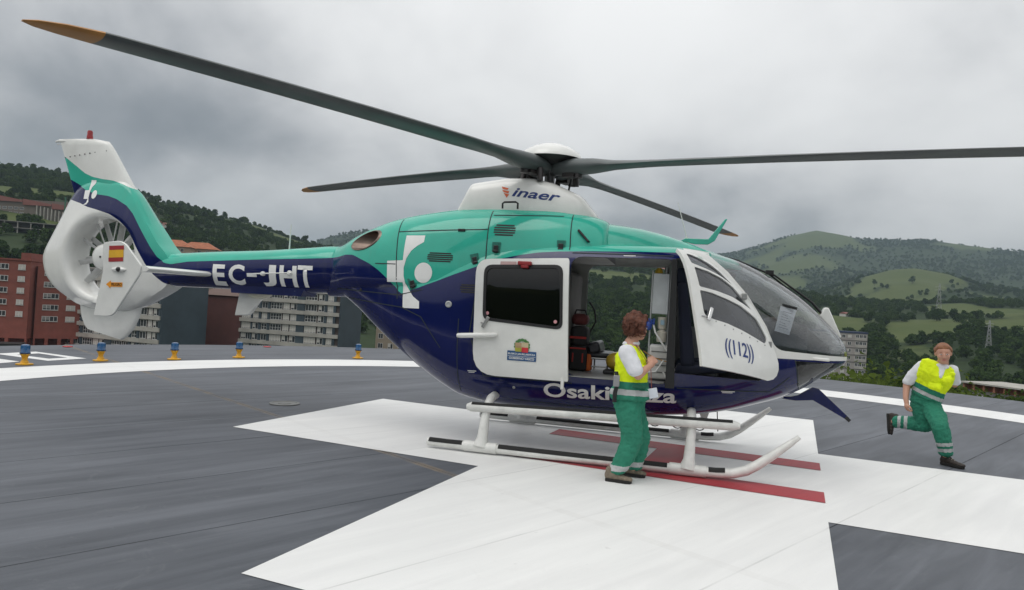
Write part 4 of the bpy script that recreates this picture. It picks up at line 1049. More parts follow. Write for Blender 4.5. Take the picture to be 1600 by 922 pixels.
# ------------------------------------------------------------------ trees
def foliage(name, c0, c1, trans=.25):
    mat = bpy.data.materials.new(name); g = NG(mat)
    oi = g.N('ShaderNodeObjectInfo'); co = g.coord()
    n = g.noise(co, .35, 4.0, .6)
    f = g.math('ADD', g.math('MULTIPLY', oi.outputs['Random'], .65), g.math('MULTIPLY', n, .45))
    c = g.mix(g.ramp(f, [(.2, 0.0), (.85, 1.0)]), c0, c1)
    b = g.N('ShaderNodeBsdfDiffuse'); g.L(c, b.inputs[0]); t = g.N('ShaderNodeBsdfTranslucent'); g.L(c, t.inputs[0])
    mx = g.N('ShaderNodeMixShader'); mx.inputs[0].default_value = trans
    g.L(b.outputs[0], mx.inputs[1]); g.L(t.outputs[0], mx.inputs[2]); g.L(mx.outputs[0], g.out.inputs[0])
    return mat
FOL = foliage('woodland_leaves', (.026,.050,.016), (.060,.098,.028))
FOLB = foliage('light_leaves', (.040,.070,.016), (.100,.140,.030), .35)
BARK = M('bark', (.06,.045,.032), .9, bump=.01, bscale=8)
def crown(seed, n, h_, rad, leaf, lobes=9, squash=1.0):
    """leaf clumps scattered through several lobes; base of the tree at z = 0"""
    rs = np.random.RandomState(seed); v = []; f = []
    L_ = []
    for k in range(lobes):
        a = rs.rand() * 6.283; q = rad * .62 * math.sqrt(rs.rand()); z = h_ * (.38 + .45 * rs.rand())
        L_.append((q*math.cos(a), q*math.sin(a), z, rad * (.34 + .26*rs.rand())))
    L_.append((0, 0, h_ * .78, rad * .45))
    for i in range(n):
        lx, ly, lz, lr = L_[rs.randint(len(L_))]
        d_ = rs.normal(size=3); d_ /= np.linalg.norm(d_); d_[2] = abs(d_[2]) * .9 - .25 if rs.rand() < .75 else d_[2]
        p = np.array([lx, ly, lz]) + d_ * lr * (.72 + .36 * rs.rand()) * np.array([1, 1, squash])
        nrm = d_ + rs.normal(size=3) * .55; nrm /= np.linalg.norm(nrm)
        a = np.cross(nrm, rs.normal(size=3)); a /= np.linalg.norm(a); b = np.cross(nrm, a)
        s = leaf * (.6 + .8 * rs.rand()); o = len(v)
        for (u, w) in ((-1, -.6), (.2, -1), (1, .1), (.3, .9), (-.8, .7)):
            v.append(p + a * u * s * .6 + b * w * s * .6 + nrm * s * .15 * (u*u - w*w))
        f.append((o, o+1, o+2, o+3, o+4))
    return v, f
def tree(name, label, loc, seed, n, h_, rad, leaf, mat, group, sc=1.0, data=None):
    t = empty(name, loc, random.Random(seed).random() * 6.28); t.scale = (sc, sc, sc)
    tag(t, label, 'tree', group)
    if data is None:
        v, f = crown(seed, n, h_, rad, leaf)
        c = mesh('crown', v, f, mat, t, fix=False)
        rs = random.Random(seed); tb = MB()
        tb.tube([(0,0,-1.5),(.1*rs.random(),.1,h_*.3),(.2*rs.uniform(-1,1),.2*rs.uniform(-1,1),h_*.55),(0,0,h_*.8)], [h_*.03,h_*.024,h_*.017,h_*.006], 8)
        for k in range(5):
            a = rs.random()*6.28; z = h_*rs.uniform(.3,.55)
            tb.tube([(0,0,z),(math.cos(a)*rad*.35,math.sin(a)*rad*.35,z+h_*.12),(math.cos(a)*rad*.65,math.sin(a)*rad*.65,z+h_*.22)], [h_*.013,h_*.008,h_*.003], 6)
        k = tb.build('trunk', BARK, t)
        return t, (c.data, k.data)
    for nm, d_ in zip(('crown', 'trunk'), data):
        o = bpy.data.objects.new(nm, d_); COL.objects.link(o); o.parent = t
    return t, data
def gz(x, y): return float(relief(np.array([float(x)]), np.array([float(y)]))[0])
def pol(az, r): return (CX + r * math.sin(R(az)), CY + r * math.cos(R(az)))
# single trees one can tell apart on the fields and on the skyline
protos = []
for k, (x, y, sc, lab) in enumerate(((-163,715,1.0,'lone dark tree in the pale field seen through the cabin'),(95,575,.9,'dark bushy tree at the edge of the mid field behind the runner'),(170,1279,1.2,'lone round tree on the bright hill above the runner'))):
    t, d_ = tree('hillside_tree', lab, (x, y, gz(x, y) - .3), 31 + k, 420, 10.0 if k != 1 else 8.0, 4.6 if k != 2 else 5.2, 1.15, FOL, 'single trees on the hills', sc)
    protos.append((t, d_))
NAMES = ['first','second','third','fourth','fifth','sixth','seventh','eighth']
def on_ridge(az, rk): return pol(az, rk)
for k, az in enumerate((-42.3,-41.8,-41.2,-40.9,-40.2,-39.4)):
    x, y = on_ridge(az, 948.)
    tree('hillside_tree', '%s skyline tree from the left on the slope above the tail boom' % NAMES[k], (x, y, gz(x, y) - .5), 60 + k, 0, 0, 0, 0, FOL, 'skyline trees above the tail boom', (.55,.45,.6,.45,.75,1.0)[k], protos[k % 3][1])
for k, (az, rr_, sc) in enumerate(((-52.5,470,1.3),(3.9,1440,1.3),(5.0,1350,1.0))):
    x, y = pol(az, rr_)
    tree('hillside_tree', ('dark round tree beside the hillside flats behind the tail fin','dark tree clump on the left shoulder of the bright hill','small dark tree high on the bright hill')[k], (x, y, gz(x, y) - .5), 70 + k, 0, 0, 0, 0, FOL, 'single trees on the hills', sc, protos[k][1])
# trees close below the pad rim on the right
nears = []
rs_ = random.Random(5)
spots = [(5.6,62),(6.6,70),(7.6,58),(8.6,66),(9.6,60),(10.6,70),(11.6,60),(12.6,66),(13.6,59),(14.8,66),(16.2,60),(18,64),(9.0,84),(12.0,86),(6.4,88)]
for k, (az, rr_) in enumerate(spots):
    x, y = pol(az, rr_)
    top = -2.75 - (az - 6) * .19 + (.3 if rr_ > 80 else 0) + rs_.uniform(-.35, .35)
    zb = gz(x, y); sc = max(.45, (top - zb) / 10.0)
    lab = ('%s light green tree from the left just beyond the right pad rim' % (NAMES + ['ninth','tenth','eleventh','twelfth'])[k]) if k < 12 else ('light green tree of the back row beyond the right pad rim, %s from the left' % NAMES[k - 12])
    if k < 3:
        t, d_ = tree('leafy_tree', lab, (x, y, zb), 90 + k, 9500, 10.0, 4.4, .17, FOLB, 'light green trees beyond the pad', sc); nears.append(d_)
    else:
        t, d_ = tree('leafy_tree', lab, (x, y, zb), 90 + k, 0, 0, 0, 0, FOLB, 'light green trees beyond the pad', sc, nears[k % 3])
# the woods: one mass that nobody could count, instanced crowns
def forest(name, label, pts, scl, tree_obj, mat=None):
    me = bpy.data.meshes.new(name); me.from_pydata(pts, [], [])
    me.attributes.new('scl', 'FLOAT', 'POINT').data.foreach_set('value', np.asarray(scl, np.float32))
    o = link(name, me, None, None); tag(o, label, 'woods', kind='stuff')
    ng = bpy.data.node_groups.new(name, 'GeometryNodeTree')
    ng.interface.new_socket('Geometry', in_out='INPUT', socket_type='NodeSocketGeometry'); ng.interface.new_socket('Geometry', in_out='OUTPUT', socket_type='NodeSocketGeometry')
    N = ng.nodes.new; L = ng.links.new
    gi = N('NodeGroupInput'); go = N('NodeGroupOutput'); ip = N('GeometryNodeInstanceOnPoints'); oi = N('GeometryNodeObjectInfo'); oi.inputs['Object'].default_value = tree_obj
    na = N('GeometryNodeInputNamedAttribute'); na.data_type = 'FLOAT'; na.inputs['Name'].default_value = 'scl'
    rv = N('FunctionNodeRandomValue'); rv.data_type = 'FLOAT_VECTOR'; rv.inputs['Min'].default_value = (-.08, -.08, 0); rv.inputs['Max'].default_value = (.08, .08, 6.283)
    L(gi.outputs[0], ip.inputs['Points']); L(oi.outputs['Geometry'], ip.inputs['Instance']); L(na.outputs[0], ip.inputs['Scale']); L(rv.outputs[0], ip.inputs['Rotation'])
    L(ip.outputs[0], go.inputs[0])
    md = o.modifiers.new('trees', 'NODES'); md.node_group = ng
def scatter():
    rs = np.random.RandomState(3); P_ = []; S_ = []
    for r0, r1, sp, s0, s1 in ((150, 520, 5.6, .40, .85), (520, 1050, 6.2, .40, .85), (1050, 2000, 9.0, .45, .85), (2000, 3500, 13.5, .55, 1.05)):
        n = int(.5 * R(92) * (r1*r1 - r0*r0) / (sp*sp))
        r = np.sqrt(rs.rand(n) * (r1*r1 - r0*r0) + r0*r0); az = R(-66) + R(92) * rs.rand(n)
        x = CX + r * np.sin(az); y = CY + r * np.cos(az)
        keep = (meadow(x, y) + (rs.rand(n) - .5) * .25 < .38)
        dens = fbm(x + 40, y - 70, 120., 4); keep &= (dens > .36 + .10 * rs.rand(n)) | (rs.rand(n) < .35)
        d_ = np.degrees(az)
        town = (d_ < -30) & (r < 330); keep &= ~town
        keep &= ~((d_ < -49) & (r > 330) & (r < 600) & (rs.rand(n) < .75))
        keep &= ~((np.abs(d_ - 4) < 5) & (r < 325) & (r > 285))
        x, y, r = x[keep], y[keep], r[keep]
        P_.append(np.stack([x, y, relief(x, y) - .4], -1)); S_.append((s0 + (s1 - s0) * rs.rand(len(x)) ** 1.5))
    return np.concatenate(P_), np.concatenate(S_)
FP, FS = scatter()
for k in range(3):
    crown_o = [c for c in protos[k][0].children if c.name.startswith('crown')][0]
    forest('forest', ('dense dark woods covering the hillsides','scattered bushy woods on the hillsides','mixed broadleaf woods on the hillsides')[k], FP[k::3].tolist(), FS[k::3], crown_o)
# ------------------------------------------------------------------ buildings
CONC = M('pale_concrete', (.36,.345,.31), .85, var=.2, vscale=.4); SLATE = M('slate_blue_cladding', (.040,.060,.075), .6, var=.2, vscale=.25); UMBER = M('dark_umber_wall', (.060,.045,.040), .8, var=.2, vscale=.3)
BRICK = M('red_brick', (.215,.068,.050), .85, var=.14, vscale=.5); REDB = M('dark_red_brick', (.105,.038,.032), .85, var=.15, vscale=.4)
WFRAME = M('white_window_frame', (.62,.62,.60), .5); WGLASS = M('window_glass', (.045,.05,.055), .15); CURT = M('pale_blind', (.50,.48,.44), .8); SHUT = M('grey_shutter', (.22,.22,.21), .7)
RTILE = M('orange_roof_tiles', (.33,.115,.055), .85, var=.25, vscale=.8); ROSE = M('faded_red_roof', (.22,.085,.07), .85); GRAV = M('flat_roof_gravel', (.23,.22,.21), .9)
_win = {}
def window_data(w, h_, style):
    """frame with mullions round recessed panes; origin at lower left, facing -y"""
    key = (round(w, 2), round(h_, 2), style)
    if key in _win: return _win[key]
    b = MB(); t = .09
    b.box((0,-.06,0),(w,.0,t)).box((0,-.06,h_-t),(w,.0,h_)).box((0,-.06,t),(t,.0,h_-t)).box((w-t,-.06,t),(w,.0,h_-t))
    n = 2 if w < 2.2 else 4
    for k in range(1, n): b.box((w*k/n-.04,-.055,t),(w*k/n+.04,-.002,h_-t))
    if style == 'grid': b.box((t,-.05,h_*.45),(w-t,-.004,h_*.45+.06))
    b.box((t,-.02,t),(w-t,-.006,h_-t), 1)
    if style in ('blind', 'shutter'): b.box((t,-.035,h_*.30),(w*.5,-.022,h_-t), 2)
    if style == 'blind2': b.box((t,-.035,h_*.12),(w-t,-.022,h_-t), 2)
    o = b.build('window', [WFRAME, WGLASS, CURT if style != 'shutter' else SHUT], None, smooth=None); me = o.data; drop(o)
    _win[key] = me
    return me
def place(me, name, loc, parent, rz=0.0):
    o = bpy.data.objects.new(name, me); COL.objects.link(o); o.parent = parent; o.location = loc; o.rotation_euler = (0, 0, rz); return o
def building(name, label, A, B, z0):
    d_ = Vector((B[0]-A[0], B[1]-A[1])); o = empty(name, (A[0], A[1], z0), math.atan2(d_.y, d_.x)); tag(o, label, 'building')
    return o, d_.length
rw = random.Random(8)
def slab_block(label, A, B, depth, z0, z1, fl, cols, endmat=SLATE, name='apartment_block'):
    """flats with pale parapet bands between rows of white windows, a plain end wall"""
    o, W = building(name, label, A, B, z0); H = z1 - z0
    MB().box((0,.35,0),(W-.25,depth,H)).build('wall', UMBER, o, smooth=None)
    MB().box((W-.25,.10,0),(W,depth+.1,H+.5)).build('end_wall', endmat, o, smooth=None)
    MB().box((-.1,.0,H),(W-.25,depth+.2,H+.35)).build('roof', CONC, o, smooth=None)
    n = int(H / fl)
    for k in range(n):
        zb = H - (k + 1) * fl
        if zb < H - 9 * fl: break
        MB().box((0,-.15,zb),(W-.30,.35,zb+.95)).build('parapet', CONC, o, smooth=None)
        x = .5
        for (w, st, gap) in cols:
            if x + w > W - .6: break
            s = st if rw.random() < .7 else rw.choice(['blind','grid','blind2','plain'])
            place(window_data(w, fl - 1.15, s), 'window', (x, .34, zb + 1.0), o)
            if gap > .5: MB().box((x+w+.1,.05,zb+.95),(x+w+gap-.1,.35,zb+fl)).build('pier', SLATE if k % 1 == 0 else UMBER, o, smooth=None)
            x += w + gap
    return o, W
cols1 = [(2.6,'blind2',.6),(1.6,'blind',.9),(1.6,'plain',.9),(3.2,'grid',.4),(1.7,'blind2',.4),(1.7,'blind',2.4),(3.2,'grid',.5),(1.6,'blind',.9),(1.6,'blind2',.9),(1.9,'plain',.5),(1.2,'blind2',.4),(1.6,'blind',.8),(1.6,'plain',.8),(2.2,'grid',.5)]
slab_block('slate and concrete flats behind the tail fin, with blue grey end wall', pol(-55.6,207), pol(-49.2,181), 14.0, -34.0, 4.0, 2.8, cols1)
b2, W2 = slab_block('slate and concrete flats under the tail boom, beside the dark red block', pol(-43.8,196), pol(-36.3,182), 13.0, -34.0, 1.2, 2.8, cols1)
for bo, az0, r0, az1, r1, z1, mt in ():
    pass
o, W = building('brick_block', 'dark red block with hipped roof between the two slate flats', pol(-47.0,206), pol(-43.6,196), -34.0)
MB().box((3.4,0,0),(W,12,33.2)).build('wall', REDB, o, smooth=None)
MB().box((0,.3,0),(3.4,11,33.2)).build('stair_wall', SLATE, o, smooth=None)
MB().add([(-.4,-.5,33.2),(W+.4,-.5,33.2),(W+.4,12.5,33.2),(-.4,12.5,33.2),(3,5,35.2),(W-3,5,35.2)], [(0,1,5,4),(1,2,5),(2,3,4,5),(3,0,4),(0,3,2,1)]).build('roof', M('brown_roof', (.13,.085,.07), .9), o, smooth=None)
for k in range(6):
    MB().box((.3,-.1,33.2-2.8*(k+1)),(3.2,.3,33.2-2.8*(k+1)+.9)).build('parapet', CONC, o, smooth=None); place(window_data(1.5, 1.5, 'blind'), 'window', (.9, .29, 33.2-2.8*(k+1)+1.05), o)
o, W = building('beige_block', 'beige flats seen between the slate end wall and the fuselage', pol(-33.4,205), pol(-29.5,200), -34.0)
MB().box((0,0,0),(W,10,28.0)).build('wall', M('beige_render', (.30,.25,.19), .85), o, smooth=None)
for k in range(5):
    for j in range(4): place(window_data(1.5, 1.5, rw.choice(['blind','plain','blind2'])), 'window', (.8 + j*3.1, -.002, 28.0 - 2.8*(k+1) + .9), o)
# brick flats with white windows and an arcade
o, W = building('brick_block', 'red brick flats with white windows at the far left, left wing', pol(-64.5,212), pol(-57.3,199), -17.5)
MB().box((0,0,4.0),(W,13,22.3)).build('wall', BRICK, o, smooth=None); MB().box((.2,3,0),(W-.2,12,4.0)).build('arcade_wall', REDB, o, smooth=None)
MB().box((-.2,-.25,22.3),(W+.2,13,22.7)).build('cornice', BRICK, o, smooth=None)
MB().box((W-2.6,1.0,22.7),(W-.6,8,24.2)).build('roof_house', BRICK, o, smooth=None)
for k in range(8): MB().box((k*W/7-.35 if k else 0,0,0),(k*W/7+.35 if k < 7 else W,.7,4.0)).build('pillar', BRICK, o, smooth=None)
def brick_windows(o, W, top, xs_):
    for k in range(5):
        for x, w in xs_:
            z = top - 2.75 * (k + 1) + .6
            place(window_data(w, 1.25, 'shutter' if w > 2 else 'blind2'), 'window', (x, -.002, z), o)
            MB().box((x-.1,-.16,z-.12),(x+w+.1,-.004,z-.02)).build('window_sill', CONC, o, smooth=None)
brick_windows(o, W, 22.3, [(W-2.6,1.5),(W-7.8,3.2),(W-11,.8),(W-15.2,3.2),(W-19,1.6),(W-23,3.0)])
o, W = building('brick_block', 'red brick flats with arcade directly behind the tail rotor, right wing', pol(-56.9,200.5), pol(-53.2,202), -17.5)
MB().box((0,0,4.0),(W,13,21.3)).build('wall', BRICK, o, smooth=None); MB().box((.2,3,0),(W-.2,12,4.0)).build('arcade_wall', REDB, o, smooth=None)
for k in range(6): MB().box((k*W/5-.35 if k else 0,0,0),(k*W/5+.35 if k < 5 else W,.7,4.0)).build('pillar', BRICK, o, smooth=None)
brick_windows(o, W, 21.3, [(1.4,3.2),(6.2,1.9),(9.4,2.8)])
o, W = building('terrace', 'pink paved terrace with railing before the brick flats', pol(-66,196), pol(-53.4,189), -34.0)
MB().box((0,0,0),(W,15,16.45)).build('retaining_wall', M('dark_wall', (.085,.08,.075), .9), o, smooth=None); MB().box((0,.4,16.45),(W,15,16.55)).build('paving', M('pink_paving', (.36,.17,.15), .85), o, smooth=None)
for k in range(24): MB().box((k*W/23-.04,.1,16.45),(k*W/23+.04,.18,17.45)).build('railing_post', DARK, o, smooth=None)
MB().box((0,.1,17.40),(W,.18,17.48)).build('railing', DARK, o, smooth=None)
o, W = building('kiosk', 'small grey flat roofed hut on the pink terrace at the far left', pol(-62,189), pol(-58.0,186), -17.5)
MB().box((0,0,0),(W,4,3.6)).build('wall', M('hut_grey', (.16,.17,.18), .7), o, smooth=None); MB().box((-.6,-1,3.6),(W+1.5,4.5,3.9)).build('roof', DARK, o, smooth=None)
# pale tower on the right
o, W = building('tower_block', 'pale concrete tower block beyond the helicopter nose', pol(-1.0,306), pol(4.75,312), -42.0)
TH = 40.0
MB().box((0,0,0),(W,14,TH)).build('wall', M('tower_render', (.33,.305,.285), .85, var=.15, vscale=.3), o, smooth=None)
MB().box((-.2,-.2,TH),(W+.2,14.2,TH+.7)).build('parapet', M('blue_parapet', (.03,.045,.09), .7), o, smooth=None)
MB().box((W*.42,3,TH+.7),(W*.42+1.6,5,TH+3.2)).box((W*.60,3,TH+.7),(W*.60+1.6,5,TH+2.6)).build('chimney', CONC, o, smooth=None)
for k in range(12):
    zb = TH - 2.85*(k+1)
    MB().box((0,-.14,zb-.16),(W,.0,zb+.10)).build('floor_band', M('grey_band', (.15,.14,.135), .85), o, smooth=None)
    MB().box((W-4.4,-.35,zb+.10),(W-.3,-.005,zb+1.0)).build('balcony', CONC, o, smooth=None)
    for j in range(3): place(window_data(1.25, 1.3, 'plain'), 'window', (W-4.3+j*1.35, -.003, zb+1.15), o)
    for x in (W-7.2, W-9.4, W-13.0, W-15.2, W-18.8, W-21, W-25, W-27.4):
        if x > .5: place(window_data(1.3, 1.3, rw.choice(['plain','blind','blind2'])), 'window', (x, -.003, zb+.95), o)
# long low building close behind the pad on the right
o, W = building('low_building', 'long low building with reddish slatted eaves beyond the right pad rim', pol(10.9,112), pol(17.5,104), -14.6)
MB().box((0,0,0),(W,7,8.4)).build('wall', M('low_grey_wall', (.16,.155,.15), .85), o, smooth=None); MB().box((-.3,-.6,9.25),(W+.3,7.5,9.45)).build('roof', CONC, o, smooth=None)
MB().box((0,.5,8.4),(W,7,9.25)).build('eaves_wall', M('rust_cladding', (.26,.10,.06), .8), o, smooth=None)
for k in range(12): MB().box((k*W/11-.12,-.3,8.4),(k*W/11+.12,.5,9.25)).build('eaves_post', M('rust_post', (.33,.14,.09), .8), o, smooth=None)
for k in range(11): place(window_data(.8,.6,'plain'), 'window', (k*W/11+.3,-.002,7.2), o)
# flats and building site on the left hillside
x, y = pol(-59.8, 505); z = gz(x, y)
o, W = building('hillside_flats', 'brown hillside flats with faded red roofs and pale ribs, top left', pol(-61.0,520), pol(-54.6,480), 33.0)
MB().box((0,0,-12),(W,16,12.5)).build('wall', M('brown_render', (.15,.125,.105), .85), o, smooth=None)
for i in range(4):
    x0 = W*i/4; za = 12.6 - i*1.6
    MB().add([(x0,-1,za),(x0+W/4-.3,-1,za),(x0+W/4-.3,16,za),(x0,16,za),(x0,-1,za+3.6),(x0+W/4-.3,-1,za+1.2),(x0+W/4-.3,16,za+1.2),(x0,16,za+3.6)], [(4,5,6,7),(0,1,5,4),(1,2,6,5),(2,3,7,6),(3,0,4,7),(0,3,2,1)]).build('roof', ROSE, o, smooth=None)
for i in range(9): MB().box((W*.62+i*2.2,-1.2,-6),(W*.62+i*2.2+.5,-.02,9.5-.45*i)).build('rib', CONC, o, smooth=None)
for i in range(10):
    for k in range(3): place(window_data(2.4, 1.5, 'plain'), 'window', (1.5 + i*3.4, -.003, .5 + k*3.0), o)
o, W = building('unfinished_block', 'unfinished concrete frame building on the left hillside above the brick flats', pol(-62.5,430), pol(-53.8,420), 15.5)
for k in range(5): MB().box((0,0,k*3.1+2.8),(W*(1 if k < 4 else .30),12,k*3.1+3.1)).build('floor_slab', M('grey_raw_concrete', (.27,.26,.235), .9), o, smooth=None)
for i in range(13):
    for k in range(4): MB().box((i*W/12-.2,.3,k*3.1),(i*W/12+.2,.7,k*3.1+2.8)).build('column', CONC, o, smooth=None)
MB().box((.3,7,0),(W-.3,11.5,12.4)).build('inner_wall', M('raw_block_wall', (.14,.125,.11), .9), o, smooth=None)
MB().box((-1,-.5,-8),(W+1,13,0)).build('plinth', M('earth', (.17,.13,.095), .95), o, smooth=None)
o = empty('tower_crane', (*pol(-55.6,440), 8.0)); tag(o, 'thin green construction crane mast beside the unfinished block', 'crane')
MB().tube([(0,0,0),(0,0,36)], .45, 4).build('mast', M('crane_green', (.04,.14,.08), .6), o, smooth=None)
for k, (az, rr_, w, z1) in enumerate(((-49.0,345,15,14.5),(-47.2,355,15,14.8))):
    o, W = building('tiled_house', ('orange tiled house above the boom beside the fin','orange tiled house above the boom, right of the other one')[k], pol(az-1.2,rr_), pol(az+1.4,rr_-4), gz(*pol(az,rr_)) - 3)
    H = z1 - (gz(*pol(az,rr_)) - 3) + 3.6
    MB().box((0,0,0),(W,10,H)).build('wall', M('ochre_render', (.34,.26,.19), .85), o, smooth=None)
    MB().add([(-.7,-.7,H),(W+.7,-.7,H),(W+.7,10.7,H),(-.7,10.7,H),(4.5,5,H+3.2),(W-4.5,5,H+3.2)], [(0,1,5,4),(1,2,5),(2,3,4,5),(3,0,4),(0,3,2,1)]).build('roof', RTILE, o, smooth=None)
    for i in range(4): place(window_data(1.4,1.4,'plain'), 'window', (1.5+i*3.6,-.003,H-2.2), o)
for k, (az, rr_, s) in enumerate(((-50.2,560,1.0),(-49.6,575,.8),(-10.2,845,1.0),(3.2,640,.7))):
    x, y = pol(az, rr_); o = empty('farmhouse', (x, y, gz(x, y) - .5), R(20*k)); tag(o, ('small white house left on the slope above the boom','small white house right on the slope above the boom','white farmhouse on the field seen through the cabin','white farmhouse in the woods above the nose')[k], 'house')
    MB().box((-6*s,-4*s,0),(6*s,4*s,5*s)).build('wall', M('whitewash', (.55,.53,.50), .8), o, smooth=None)
    MB().add([(-6.5*s,-4.6*s,5*s),(6.5*s,-4.6*s,5*s),(6.5*s,4.6*s,5*s),(-6.5*s,4.6*s,5*s),(-6.5*s,0,7.2*s),(6.5*s,0,7.2*s)], [(0,1,5,4),(2,3,4,5),(1,2,5),(3,0,4),(0,3,2,1)]).build('roof', ROSE, o, smooth=None)
    for j in range(3): place(window_data(1.2,1.2,'plain'), 'window', (-4.5*s+j*3.2*s,-4*s-.003,2.4*s), o)
# lattice pylons on the right slope
PYL = M('galvanised_lattice', (.30,.31,.31), .6)
for k, (x, y, H) in enumerate(((113,683,27.),(103,462,16.))):
    o = empty('power_pylon', (x, y, gz(x, y))); tag(o, ('taller lattice power pylon on the green slope above the runner','smaller lattice power pylon in the woods right of the runner')[k], 'pylon')
    lat = MB()
    for sx, sy in ((-1,-1),(1,-1),(1,1),(-1,1)): lat.tube([(sx*H*.08,sy*H*.08,0),(sx*H*.012,sy*H*.012,H)], .11, 4)
    for j in range(7):
        z0, z1 = H*j/7, H*(j+1)/7; w0, w1 = H*(.08-.068*j/7), H*(.08-.068*(j+1)/7)
        for sy in (-1,1): lat.tube([(-w0,sy*w0,z0),(w1,sy*w1,z1)], .06, 4).tube([(w0,sy*w0,z0),(-w1,sy*w1,z1)], .06, 4)
    lat.build('lattice', PYL, o, smooth=None)
    for j, zz in enumerate((.78,.88)): MB().tube([(-H*.13,0,H*zz),(0,0,H*zz+.5),(H*.13,0,H*zz)], .10, 4).build('cross_arm', PYL, o, smooth=None)
# ================================================================== things carried in the cabin
HM = Matrix.Translation((-0.024, 1.559, 0.004)) @ Matrix.Rotation(R(9.2), 4, 'Z')
def hthing(name, label, cat, loc, group=None):
    o = empty(name, HM @ Vector(loc), R(9.2)); tag(o, label, cat, group); return o
FLZ = .836
t = hthing('medical_rack', 'grey medical equipment rack with hose inside the open cabin', 'medical rack', (1.275, -.32, FLZ))
bevel(MB().box((-.02,-.14,.69),(.145,.12,1.115)).build('wall_cabinet', M('light_grey_enamel', (.52,.55,.56), .4), t), .008)
bevel(MB().box((-.02,-.20,.02),(.20,.12,.365)).build('floor_unit', M('putty_plastic', (.50,.50,.48), .5), t), .015)
MB().tube([(.165,-.13,0),(.165,-.13,1.14)], .012, 8).tube([(-.03,-.13,0),(-.03,-.13,1.14)], .008, 8).build('pole', STEELW, t)
sc_ = MB().lathe([(.05,.40),(.055,.43),(.055,.50),(.035,.515),(.03,.53),(.045,.54),(.05,.66)], (.095,-.08,0), 'Z', 18).build('suction_jar', M('ivory_plastic', (.55,.52,.44), .35), t)
MB().box((.075,-.137,.58),(.115,-.126,.63)).build('jar_label', M('pale_blue_label', (.28,.42,.50), .5), sc_)
MB().tube([(.0,-.16,.60),(.03,-.20,.50),(.10,-.24,.40),(.20,-.25,.27),(.245,-.25,.12),(.22,-.25,.04),(.17,-.24,.03),(.13,-.23,.10)], .0095, 8).tube([(.13,-.24,.22),(.06,-.24,.10),(-.03,-.22,.08),(-.06,-.20,.12)], .0085, 8).build('hose', M('white_hose', (.62,.62,.60), .4), t)
MB().tube([(-.08,-.22,.30),(.02,-.23,.245),(.12,-.23,.215),(.20,-.22,.20)], .012, 6, flat=.4).build('strap', M('ochre_strap', (.35,.17,.03), .8), t)
MB().lathe([(.045,1.117),(.04,1.15),(.025,1.165),(.02,1.175)], (.03,-.05,0), 'Z', 14).build('yellow_cap', M('yellow_plastic', (.62,.38,.02), .4), t)
MB().lathe([(.022,1.117),(.022,1.19)], (.11,-.05,0), 'Z', 12).build('steel_bottle', METAL, t)
bl = MB().ball((-.04,-.17,.565), (.035,.03,.05)); 
for k in range(4): bl.tube([(-.05+.02*k,-.18,.58),(-.065+.025*k,-.19,.63+.01*(k % 2))], .011, 6)
bl.build('rubber_glove', M('blue_nitrile', (.03,.07,.30), .45), t, smooth=60)
for i, zz in enumerate((.09,.16,.23,.30)): MB().box((.0,-.206,zz),(.18,-.2,zz+.006)).build('unit_slot', DARK, t)
t = hthing('rescue_bag', 'tall black and red rescue backpack standing against the rear cabin wall', 'bag', (.46, .02, FLZ))
bevel(MB().box((-.10,-.16,0),(.10,.20,.28)).build('lower_pocket', M('black_nylon', (.016,.016,.017), .8, bump=.003, bscale=60), t), .035)
bevel(MB().box((-.10,-.14,.27),(.09,.18,.50)).build('upper_pocket', M('black_nylon', None), t), .05)
RN = M('red_nylon', (.33,.025,.02), .75)
MB().box((-.09,-.167,.245),(.09,-.155,.262)).box((-.06,-.168,.10),(-.045,-.155,.2)).box((.05,-.168,.10),(.065,-.155,.2)).box((-.10,-.15,.36),(.085,-.138,.385)).build('red_piping', RN, t)
bevel(MB().box((.085,-.10,.0),(.15,.05,.20)).build('side_pouch', M('orange_nylon', (.45,.10,.02), .75), t), .025)
t = hthing('spare_bag', 'small dark red holdall lying on top of the rescue backpack', 'bag', (.45, .04, FLZ + .51))
bevel(MB().box((-.09,-.12,0),(.09,.14,.13)).build('body', M('dark_red_nylon', (.10,.02,.02), .8), t), .05); MB().tube([(-.07,-.02,.11),(-.05,-.03,.17),(.05,-.03,.17),(.07,-.02,.11)], .01, 6).build('handle', DARK, t)
t = hthing('stretcher', 'low wheeled stretcher with black pad inside the cabin', 'stretcher', (.72, .15, FLZ))
bevel(MB().box((-.16,-.22,.16),(.10,.36,.215)).build('pad', M('black_vinyl', (.02,.02,.024), .35), t), .02)
bevel(MB().box((-.16,-.24,.20),(-.02,.30,.33), rot=Matrix.Rotation(R(-18),3,'Y')).build('headrest', M('black_vinyl', None), t), .03)
MB().tube([(-.15,-.20,.15),(.09,-.20,.15)], .012, 8).tube([(-.13,-.20,.0),(-.13,-.20,.15)], .010, 8).tube([(.07,-.20,.0),(.07,-.20,.15)], .010, 8).tube([(-.13,-.20,.06),(.07,-.20,.06)], .008, 8).tube([(-.13,.30,.0),(-.13,.30,.15)], .010, 8).tube([(.07,.30,.0),(.07,.30,.15)], .010, 8).build('frame', METAL, t)
t = hthing('flight_helmet', 'yellow rescue helmet on the cabin floor beside the woman', 'helmet', (.90, -.12, FLZ))
hv = MB(); hv.ball((0,0,.14), (.125,.10,.105), 20, 12); hb_ = hv.build('shell', M('mustard_helmet', (.46,.31,.035), .3, coat=.4), t, smooth=60)
MB().tube([(-.02,-.105,.04),(.05,-.09,.10),(.09,-.06,.17)], .035, 8, flat=.5).build('visor_strap', DARK, t); bevel(MB().box((-.14,-.12,0),(.06,.1,.045)).build('neck_pad', DARK, t), .015)
